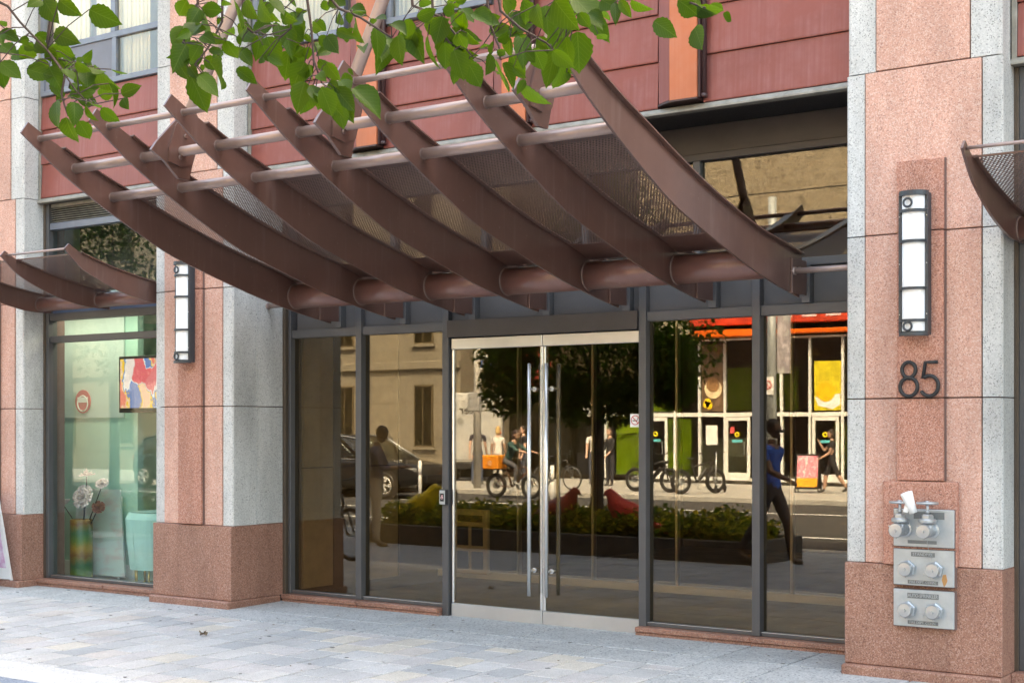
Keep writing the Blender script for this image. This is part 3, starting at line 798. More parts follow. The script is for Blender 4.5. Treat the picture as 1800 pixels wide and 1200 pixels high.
B2 = smooth_poly([(8.177, 3.246), (8.30, 3.135), (8.43, 3.052), (8.744, 2.926), (9.067, 2.850), (9.25, 2.832), (9.44, 2.83)], 4)
T2 = smooth_poly([(8.222, 3.295), (8.33, 3.235), (8.45, 3.19), (8.744, 3.112), (9.067, 3.05), (9.25, 3.022), (9.44, 3.005)], 4)
def side_canopy(label, xs):
    c = thing('canopy', label, 'canopy', group=None)
    rm = MB(); rm.strip([along(T2, i / 24) for i in range(25)], [along(B2, i / 24) for i in range(25)], -.008, .008); rb = rm.mesh('canopy_rib', M['brown'])
    f2 = [p for p in T2 if p[0] >= 8.34]; fm = MB(); fm.strip([(p[0], p[1] + .008) for p in f2], f2, -.035, .035); fr = fm.mesh('top_flange', M['brown'])
    wm = MB(); wm.ring((.012, 9.32, 2.912), .074, .005, 'x', 24, 6); wr = wm.mesh('weld_ring', M['weld'])
    for i, x in enumerate(xs):
        r = link('canopy_rib', rb, c, (x, 0, 0)); link('top_flange', fr, r)
        if i < len(xs) - 1: link('weld_ring', wr, r)
    z2 = lambda y: interp(T2, y) - .005
    for a, b in zip(xs, xs[1:]):
        m = MB(); m.tube([(a + .009, 9.32, 2.912), (b - .009, 9.32, 2.912)], .073, 20); m.build('main_pipe', M['pipe'], c)
        m = MB(); m.tube([(a + .009, 8.245, 3.255), (b - .009, 8.245, 3.255)], .011, 10); m.build('thin_tube', M['tube'], c)
        o = link('mesh_panel', mesh_sheet(a + .012, b - .012, z2, 8.36, 9.28, .0225, .35), c); o['kind'] = 'stuff'
        bx('edge_strip', M['brown'], o, a + .012, b - .012, 8.345, 8.361, z2(8.36) - .002, z2(8.36) + .01)
    seat(c, (sum(xs) / len(xs), 9.44, 2.83)); return c
side_canopy('small brown rib and mesh canopy over the shop window at the left', [-12.47, -11.54, -10.61])
side_canopy('small brown rib and mesh canopy cut off at the right picture edge', [-2.575, -1.64, -.70, .23])

# ================================================================== WALL LAMPS
def wall_lamp(label, xc):
    L = thing('wall_lamp', label, 'wall lamp', group='tall wall lamps on the pillars')
    yb = FY - .053; z0, z1 = 2.238, 3.172; W_ = .096
    m = MB(); m.box(xc - W_, xc + W_, yb - .055, yb - .001, z0 + .008, z1 - .008, .004); m.build('back_box', M['lampframe'], L)
    def arc(r_x, r_y, n=14): return [(xc - r_x * math.cos(math.pi * k / n), yb - .055 - r_y * math.sin(math.pi * k / n)) for k in range(n + 1)]
    m = MB(); m.prism(arc(.078, .062), 'z', z0 + .03, z1 - .03); m.build('diffuser', M['acrylic'], L)
    for (a, b) in ((z1 - .03, z1), (z0, z0 + .022)):
        m = MB(); m.prism(arc(.097, .088), 'z', a, b); m.build('end_cap', M['lampframe'], L)
    for zz in (z1 - .128, z1 - .325, z0 + .305, z0 + .098):
        m = MB(); o_, i_ = arc(.093, .083), arc(.080, .066)
        for k in range(14):
            for (p, q) in ((o_, i_),):
                m.prism([p[k], p[k + 1], q[k + 1], q[k]], 'z', zz - .009, zz + .009)
        m.build('hoop', M['lampframe'], L)
    for zz in (z1 - .078, z0 + .06):
        m = MB(); m.ring((xc - .018, yb - .128, zz), .027, .0075, 'y', 22, 8); m.build('ring', M['lampframe'], L)
    m = MB()
    for s in (-1, 1):
        m.box(xc + s * .088 - .009, xc + s * .088 + .009, yb - .075, yb - .054, z0 + .02, z1 - .02, .002)
    m.build('side_bar', M['lampframe'], L)
    m = MB()
    for s in (-1, 1):
        for zz in (z1 - .16, (z0 + z1) / 2, z0 + .14): m.tube([(xc + s * .09, yb - .079, zz), (xc + s * .09, yb - .074, zz)], .004, 6)
    m.build('screw', M['chrome'], L)
    seat(L, (xc, yb, z0))
wall_lamp('tall white cylinder wall lamp in dark frame above the number 85', -3.165)
wall_lamp('tall white wall lamp in dark frame on the pillar left of the entrance', -10.045)

# ================================================================== HOUSE NUMBER
hn = thing('house_number', 'thin black metal number 85 on the rose granite strip', 'house number')
yn = FY - .075
def digit(strokes):
    m = MB()
    for pts, closed in strokes: m.tube(pts, .0125, 10, closed=closed)
    return m
cx = -3.212
m = digit([([(cx + .045 * math.cos(a), yn, 2.021 + .050 * math.sin(a)) for a in [2 * math.pi * k / 28 for k in range(28)]], True),
           ([(cx + .058 * math.cos(a), yn, 1.910 + .0605 * math.sin(a)) for a in [2 * math.pi * k / 30 for k in range(30)]], True)])
m.tube([(cx, yn, 1.96), (cx, FY - .05, 1.96)], .006, 8); m.build('digit', M['black'], hn)
cx = -3.075
arc5 = [(cx + .060 * math.cos(a) - .002, yn, 1.915 + .066 * math.sin(a)) for a in [R(128 - 278 * k / 26) for k in range(27)]]
m = digit([([(cx + .052, yn, 2.068), (cx - .028, yn, 2.068), (cx - .043, yn, 1.962)], False), (arc5, False)])
m.tube([(cx - .04, yn, 1.97), (cx - .04, yn, 1.968)], .0125, 8)
m.tube([(cx, yn, 2.068), (cx, FY - .05, 2.068)], .006, 8); m.tube([(cx, yn, 1.85), (cx, FY - .05, 1.85)], .006, 8); m.build('digit', M['black'], hn)
seat(hn, (-3.145, FY - .053, 1.85))

# ================================================================== FIRE DEPARTMENT CONNECTIONS
yp = FY - .066
rotF = (R(90), 0, 0)
def plate(label, z0, z1, texts):
    t = thing('fire_connection', label, 'fire hose connection', group='fire department connection plates on the pillar')
    m = MB(); m.box(-3.312, -2.914, yp - .018, yp + .0, z0, z1, .004); m.build('plate', M['galv'], t)
    bx('plate_frame', M['mortar'], t, -3.316, -2.910, yp - .004, yp + .045, z0 - .004, z1 + .004, .002)
    for (txt, xc, zc, w_, h_) in texts:
        b = MB(); b.box(xc - w_ / 2, xc + w_ / 2, yp - .021, yp - .018, zc - h_ / 2, zc + h_ / 2, .0); o = b.build('name_plate', plain('worn name plate', (.17, .18, .18), .6, .3), t)
        if txt: lettering(txt, h_ * .95, .0015, M['galv'], o, (xc, yp - .0225, zc), rotF, sx=min(1.0, w_ / (h_ * .56 * len(txt))))
    m = MB(); m.tube([(-3.115, yp - .026, z0 + .075), (-3.115, yp - .018, z0 + .075)], .007, 8); m.build('screw', M['galv'], t)
    return t
def cap(par, x, z, y0=None, hexn=True):
    y0 = y0 if y0 is not None else yp - .018
    mt = Matrix.Translation((x, y0, z)) @ Matrix.Rotation(R(90), 4, 'X')
    if hexn:
        m = MB(); m.lathe([(0, 0), (.058, 0), (.058, .022), (.045, .030), (0, .030)], 6, mt @ Matrix.Rotation(R(20), 4, 'Z')); n = m.build('hex_nut', M['chrome'], par)
    m = MB(); m.lathe([(0, .026), (.044, .026), (.046, .034), (.046, .062), (.042, .070), (.010, .072), (.009, .082), (0, .082)], 26, mt)
    for k in range(3):
        a = 2 * math.pi * k / 3 + .5
        m.obox(mt @ Matrix.Translation((.047 * math.cos(a), .047 * math.sin(a), .05)) @ Matrix.Rotation(a, 4, 'Z'), .014, .010, .022, .002)
    c = m.build('cap', M['chrome'], par)
    return c
p1 = plate('upper metal plate with two hand wheel valves on the pillar', .873, 1.117, [('', -3.075, 1.078, .20, .045), ('', -3.12, .905, .19, .022)])
for x in (-3.238, -3.058):
    z = .985; yv = yp - .10
    m = MB(); mt = Matrix.Translation((x, yp - .018, z)) @ Matrix.Rotation(R(90), 4, 'X')
    m.lathe([(0, 0), (.052, 0), (.052, .012), (.040, .016), (.036, .075), (0, .075)], 24, mt)
    m.tube([(x, yv, z - .035), (x, yv, z + .055)], [.034, .038], 20)
    m.lathe([(0, .05), (.052, .05), (.056, .058), (.056, .070), (.050, .078), (0, .078)], 20, Matrix.Translation((x, yv, z)))
    m.lathe([(0, .079), (.040, .079), (.040, .098), (.030, .106), (0, .106)], 6, Matrix.Translation((x, yv, z)))
    m.tube([(x, yv, z + .10), (x, yv, z + .175)], .010, 10); m.tube([(x, yv, z + .115), (x, yv, z + .13)], .017, 8)
    v = m.build('gate_valve', M['chrome'], p1)
    m = MB(); zw = z + .178
    m.ring((x, yv, zw), .064, .0075, 'z', 26, 8)
    for k in range(5):
        a = 2 * math.pi * k / 5 + .3; m.tube([(x, yv, zw + .004), (x + .06 * math.cos(a), yv + .06 * math.sin(a), zw)], .006, 6)
    m.tube([(x, yv, zw - .008), (x, yv, zw + .014)], .015, 10); m.build('hand_wheel', M['chrome'], v)
    cap(v, x, z, yv - .022, False)
seat(p1, (-3.113, yp, .873))
p2 = plate('middle metal plate with two capped inlets marked STANDPIPE', .622, .856, [('STANDPIPE', -3.115, .825, .155, .028), ('FIRE DEPT. CONN.', -3.115, .645, .20, .024)])
for x in (-3.215, -3.035): cap(p2, x, .730)
m = MB(); m.prism([(-2.985, .700), (-2.965, .705), (-2.955, .665), (-2.965, .640), (-2.978, .622), (-2.985, .645), (-2.992, .668)], 'y', yp - .0195, yp - .018); m.build('rust_stain', plain('rust', (.42, .22, .08), .8), p2)
seat(p2, (-3.113, yp, .622))
p3 = plate('lowest metal plate with two capped inlets marked AUTO SPRINKLER', .354, .594, [('AUTO-SPRINKLER', -3.115, .556, .205, .034), ('FIRE DEPT. CONN.', -3.115, .383, .20, .024)])
for x in (-3.215, -3.035): cap(p3, x, .464)
seat(p3, (-3.113, yp, .354))
cup = thing('paper_cup', 'crumpled white paper cup wedged between the two hand wheels', 'paper cup')
mt = Matrix.Translation((-3.140, yp - .125, 1.10)) @ Matrix.Rotation(R(-16), 4, 'Y') @ Matrix.Rotation(R(12), 4, 'X')
m = MB(); m.lathe([(0, 0), (.026, 0), (.029, .05), (.033, .085), (.037, .13), (.039, .133), (.037, .137), (.030, .132), (.0, .128)], 18, mt)
for v in m.b.verts: v.co += Vector((random.uniform(-.003, .003), random.uniform(-.003, .003), 0))
m.build('cup', M['white'], cup, True); seat(cup, (-3.14, yp - .12, 1.10))
slip = MB(); slip.obox(Matrix.Translation((-3.178, yp - .135, 1.15)) @ Matrix.Rotation(R(14), 4, 'Y'), .030, .008, .10, .002)
tag(slip.build('paper_slip', M['white']), 'narrow folded white paper slip beside the paper cup', 'paper')
ch = MB(); pts = [(-3.06 + .004 * math.sin(k * 1.9), yp - .135 + .11 * min(1, k / 14), .975 - .012 * k) for k in range(22)]
ch.tube(pts, .0016, 5); tag(ch.build('chain', M['chrome']), 'thin hanging chain between the upper and middle plates', 'chain')

# ================================================================== DOOR BUTTON, NO SMOKING SIGN
db = thing('door_button', 'small silver accessible door button box on the frame left of the doors', 'door button')
bx('box', M['blackplastic'], db, -7.625, -7.560, GY - .094, GY - .051, .975, 1.105, .004)
bx('face_plate', M['galv'], db, -7.622, -7.563, GY - .100, GY - .0945, .979, 1.101, .002)
bx('symbol_panel', M['black'], db, -7.613, -7.572, GY - .1025, GY - .1005, 1.005, 1.075, .001)
m = MB(); m.ring((-7.592, GY - .104, 1.037), .011, .0025, 'y', 14, 5); m.box(-7.594, -7.585, GY - .105, GY - .1028, 1.035, 1.062)
m.build('wheelchair_symbol', plain('pink print', (.7, .42, .42), .5), db)
seat(db, (-7.592, GY - .051, .975))
ns = thing('no_smoking_sign', 'small white no smoking sticker on the right hand door glass', 'sign')
bx('sticker', M['white'], ns, -5.762, -5.670, GY - .0105, GY - .0085, 1.648, 1.752)
m = MB(); m.ring((-5.716, GY - .011, 1.704), .036, .0035, 'y', 26, 5); m.obox(Matrix.Translation((-5.716, GY - .0112, 1.704)) @ Matrix.Rotation(R(45), 4, 'Y'), .07, .002, .006)
m.build('red_ring', plain('sign red', (.55, .05, .05), .5), ns)
m = MB(); m.obox(Matrix.Translation((-5.719, GY - .0110, 1.700)), .044, .0012, .008); m.tube([(-5.697, GY - .0112, 1.704), (-5.692, GY - .0112, 1.715), (-5.697, GY - .0112, 1.722)], .0022, 5)
m.build('cigarette', M['black'], ns)
seat(ns, (-5.716, GY - .0085, 1.648))

# ================================================================== SHOP INTERIOR THINGS
def vase():
    v = thing('vase', 'tall cylinder vase in green, gold and brown bands behind shop glass', 'vase', (-12.58, 9.92, 0))
    s = NT('painted vase'); p = s.obj((9, 9, 5)); n = s.noise(p, 1.6, 6, .7)
    z = s.n('ShaderNodeSeparateXYZ', Vector=s.n('ShaderNodeTexCoord').outputs['Object'])
    f = s.math('FRACT', s.math('ADD', s.math('MULTIPLY', z.outputs[2], 2.9), s.math('MULTIPLY', n, .5)))
    c = s.ramp(f, [(0, (.16, .06, .02)), (.25, (.36, .22, .03)), (.5, (.09, .18, .03)), (.75, (.015, .12, .05)), (1, (.22, .14, .03))])
    s.bsdf(c, .35, 0, s.bump(n, .4, .01))
    m = MB(); m.lathe([(0, 0), (.118, 0), (.12, .01), (.12, .655), (.115, .66), (.105, .655), (.105, .5), (0, .5)], 28); m.build('vase_body', s.m, v, True)
vase()
petal = plain('dusty pink paper petal', (.70, .58, .56), .8, var=.06); petal2 = plain('brown paper petal', (.30, .13, .12), .8); stem = plain('dark stem', (.03, .03, .04), .6)
def rose(label, base, head, size, tilt, colr):
    t = thing('paper_flower', label, 'paper flower', group='paper roses in the tall vase')
    m = MB(); b, h = Vector(base), Vector(head); m.tube([b, b.lerp(h, .5) + Vector((.01, 0, .01)), h], .006, 6); m.build('stem', stem, t)
    m = MB(); mt = Matrix.Translation(h) @ Matrix.Rotation(tilt[0], 4, 'X') @ Matrix.Rotation(tilt[1], 4, 'Y')
    for ringi, (n, r0, op) in enumerate(((3, .25, .15), (4, .5, .5), (5, .8, .95), (6, 1.0, 1.35))):
        for k in range(n):
            a = 2 * math.pi * k / n + ringi * .7
            for j in range(3):
                u0, u1 = -1 + j * 2 / 3, -1 + (j + 1) * 2 / 3
                def P(u, v):
                    rad = size * (r0 * .25 + v * r0 * (.35 + .45 * op)) ; ang = a + u * .62 * (1 - .25 * v)
                    zz = size * (.15 + v * (1.15 - .75 * op) - .10 * u * u * v)
                    return mt @ Vector((rad * math.cos(ang), rad * math.sin(ang), zz))
                m.face([P(u0, 0), P(u1, 0), P(u1, .55), P(u0, .55)]); m.face([P(u0, .55), P(u1, .55), P(u1 * .9, 1), P(u0 * .9, 1)])
    o = m.build('bloom', colr, t, True); md = o.modifiers.new('thick', 'SOLIDIFY'); md.thickness = .003
    seat(t, base)
vx, vy = -12.58, 9.92
rose('largest pale paper rose, facing the street, lowest in the middle', (vx + .02, vy, .52), (vx + .10, vy - .04, .90), .11, (R(70), R(10)), petal)
rose('pale paper rose with brown underside, highest in the vase', (vx, vy + .02, .52), (vx + .09, vy, 1.12), .075, (R(8), R(0)), petal)
rose('small pale paper rose, furthest right in the vase', (vx + .03, vy + .02, .52), (vx + .32, vy + .02, 1.04), .062, (R(40), R(20)), petal)
rose('paper rose leaning out to the left of the vase', (vx - .03, vy, .52), (vx - .27, vy - .02, .80), .075, (R(20), R(-35)), petal)
rose('brown drooping paper bud beside the largest rose', (vx + .05, vy + .03, .52), (vx + .22, vy + .05, .79), .06, (R(60), R(40)), petal2)
bd = thing('display_board', 'white printed display board leaning behind the vase', 'display board', (-12.58, 10.10, 0))
s = NT('faded printed board'); n = s.n('ShaderNodeTexVoronoi', Vector=s.obj((3, 1, 9)), Scale=1.2)
s.bsdf(s.mix(s.ramp(s.noise(s.obj((2.5, 1, 7)), 1.5, 4), [(.48, 0.0), (.66, .7)]), (.46, .56, .54), (.50, .36, .36)), .5)
m = MB(); m.prism([(-.40, .05), (.48, .05), (.28, .98), (-.42, .98)], 'y', 0, .02); o = m.build('board', s.m, bd); o.rotation_euler = (R(-6), 0, 0)
m = MB()
for xx in (-.32, .36): m.tube([(xx, .02, .0), (xx * .8, .12, .9)], .012, 6)
m.build('board_leg', M['white'], bd)
wire = MB(); wire.tube([(-12.50, 10.27, .42), (-12.44, 10.22, .40), (-12.42, 10.2, .25), (-12.43, 10.19, .05)], .008, 6); wire.box(-12.53, -12.49, 10.255, 10.279, .39, .44)
tag(wire.build('power_cord', M['blackplastic']), 'black power cord hanging from a wall socket in the shop', 'power cord')
ac = thing('armchair', 'mint green tub armchair on thin gold legs in the shop', 'armchair', (-11.53, 10.15, 0))
vel = plain('mint velvet', (.42, .66, .60), .8, var=.08, nscale=4)
m = MB(); prof = []
def tubw(a): return .36, .36
n = 26
for i in range(n):
    a0 = R(-20) + R(220) * i / n + R(0); a1 = R(-20) + R(220) * (i + 1) / n
    a0 -= R(200) * 0; 
    for (ra, rb, z0, z1) in ((.37, .39, .22, .78),):
        q = lambda r_, a_, z_: (r_ * math.cos(a_ + R(90) - R(90)), r_ * math.sin(a_), z_)
        g = .004 if i % 4 == 0 else 0
        P = [q(.35 - g, a0, .18), q(.35 - g, a1, .18), q(.385 - g, a1, .45), q(.385 - g, a0, .45)]
        m.face(P); m.face([q(.385 - g, a0, .45), q(.385 - g, a1, .45), q(.395, a1, .70), q(.395, a0, .70)])
        m.face([q(.395, a0, .70), q(.395, a1, .70), q(.36, a1, .765), q(.36, a0, .765)]); m.face([q(.36, a0, .765), q(.36, a1, .765), q(.31, a1, .74), q(.31, a0, .74)])
        m.face([q(.31, a0, .74), q(.31, a1, .74), q(.29, a1, .40), q(.29, a0, .40)])
o = m.build('backrest', vel, ac, True)
o.rotation_euler = (0, 0, R(150))
m = MB(); m.lathe([(0, .18), (.34, .18), (.36, .24), (.35, .40), (.30, .45), (0, .46)], 26); m.build('seat', vel, ac, True)
m = MB(); m.ball((-.08, .0, .56), .17, .07, .15); m.build('cushion', plain('grey cushion', (.45, .52, .52), .8), ac)
gold = plain('brass', (.72, .52, .2), .3, .8)
for k in range(10):
    a = R(36 * k); m = MB(); m.tube([(.30 * math.cos(a), .30 * math.sin(a), 0), (.30 * math.cos(a), .30 * math.sin(a), .18)], .009, 6); m.build('leg', gold, ac)
m = MB(); m.ring((0, 0, .012), .30, .009, 'z', 28, 6); m.build('foot_ring', gold, ac)
tv = thing('television', 'wall screen in the shop showing a bright red, blue and yellow picture', 'screen', (-11.63, 10.09, 1.8))
m = MB(); m.box(-.55, .50, 0, .05, 0, .60, .006); m.build('screen_body', M['black'], tv)
s = NT('screen picture'); 
wn_ = s.n('ShaderNodeTexNoise', Vector=s.obj((2.2, 1, 1.6)), Scale=2.0, Detail=4.0)
wv_ = s.n('ShaderNodeVectorMath', {'operation': 'MULTIPLY_ADD'}); s.set(wv_.inputs[0], wn_.outputs['Color']); wv_.inputs[1].default_value = (.9, .9, .9); s.set(wv_.inputs[2], s.obj((2.4, 1, 1.4)))
vv = s.n('ShaderNodeTexVoronoi', {'feature': 'SMOOTH_F1'}, Vector=wv_.outputs[0], Scale=2.3, Smoothness=.35)
sep = s.n('ShaderNodeSeparateColor', Color=vv.outputs['Color'])
cc = s.ramp(sep.outputs[0], [(0, (.80, .06, .06)), (.2, (.85, .62, .50)), (.36, (.9, .55, .02)), (.52, (.10, .22, .62)), (.68, (.85, .85, .9)), (.85, (.75, .16, .2))], 'EASE')
e = s.n('ShaderNodeEmission', Color=cc, Strength=.11); s.t.links.new(e.outputs[0], s.out.inputs['Surface'])
bx('display', s.m, tv, -.52, .47, -.004, -.001, .05, .57)
bx('wall_arm', M['black'], tv, -.08, .08, .05, .2, .2, .4)
rs = thing('round_wall_sign', 'round red and white badge on the white shop wall', 'sign', (-12.97, 10.26, 1.93))
mt = Matrix.Translation((0, -.004, 0)) @ Matrix.Rotation(R(90), 4, 'X')
m = MB(); m.lathe([(0, 0), (.13, 0), (.13, .01), (0, .01)], 28, mt); m.build('badge', plain('badge red', (.55, .12, .14), .5), rs)
m = MB(); m.box(-.085, .085, -.018, -.015, -.01, .05); m.ring((0, -.016, -.02), .085, .007, 'y', 24, 5); m.build('badge_print', M['white'], rs)

# ================================================================== SMALL THINGS ON THE PAVEMENT
sg = thing('sidewalk_sign', 'white folding sidewalk sign half out of the picture at the left', 'sidewalk sign', (-12.93, 8.92, 0), R(12))
for s_ in (-1, 1):
    m = MB(); m.prism([(-.30, .08), (.28, .08), (.22, 1.02), (-.30, 1.02)], 'y', -.012, .012); o = m.build('sign_board', M['white'] if s_ > 0 else M['white'], sg); o.rotation_euler = (R(9) * -s_, 0, 0); o.location = (0, -.17 * s_ * -1 * -1, 0)
    pr = MB(); pr.prism([(-.26, .2), (.23, .2), (.18, .95), (-.26, .95)], 'y', -.0145, -.0125)
    s = NT('sign print'); s.bsdf(s.ramp(s.noise(s.obj((3, 1, 5)), 1.4, 4), [(.35, (.78, .74, .80)), (.5, (.62, .35, .55)), (.65, (.8, .72, .82))]), .4)
    pr.build('print', s.m, o)
    for xx in (-.29, .27):
        m = MB(); m.box(xx - .012, xx + .012, -.012, .012, -.0, .08); m.build('foot', M['white'], o)
lf = MB()
for i in range(9):
    a = i * .7; lf.face([(0, 0, .012), (.035 * math.cos(a), .03 * math.sin(a), .006 + .02 * (i % 3)), (.04 * math.cos(a + .5), .035 * math.sin(a + .5), .022 + .008 * (i % 2)), (.02 * math.cos(a + .8), .02 * math.sin(a + .8), .03)])
o = lf.build('dry_leaf', plain('dry brown leaf', (.14, .10, .06), .9)); o.location = (-8.55, 7.93, -.016); tag(o, 'curled dry brown leaf lying on the pavers', 'leaf')



gm = MB(); rr = random.Random(12)
for i in range(60):
    x_, y_, q_ = rr.uniform(-12.5, -3.2), rr.uniform(-3.6, .5), rr.uniform(.009, .02)
    gm.prism([(x_ + q_ * (1 + .3 * math.sin(k * 2.3 + i)) * math.cos(math.pi * k / 5), y_ + q_ * math.sin(math.pi * k / 5)) for k in range(10)], 'z', .002, .004)
tag(gm.build('gum_spot', plain('trodden gum', (.16, .155, .15), .9), side), kind='stuff')
gm = MB()
for i in range(46):
    x_, y_ = rr.uniform(-12.0, -3.6), rr.choice([rr.uniform(.2, .62), rr.uniform(-3.2, .5)])
    a = rr.uniform(0, 6.28); l_ = rr.uniform(.008, .026); c_, s_ = math.cos(a), math.sin(a)
    gm.face([(x_, y_, .004), (x_ + l_ * c_ - .3 * l_ * s_, y_ + l_ * s_ + .3 * l_ * c_, .010), (x_ + 2 * l_ * c_, y_ + 2 * l_ * s_, .005), (x_ + l_ * c_ + .3 * l_ * s_, y_ + l_ * s_ - .3 * l_ * c_, .007)])
tag(gm.build('litter', plain('dry litter', (.16, .12, .07), .9), side), kind='stuff')
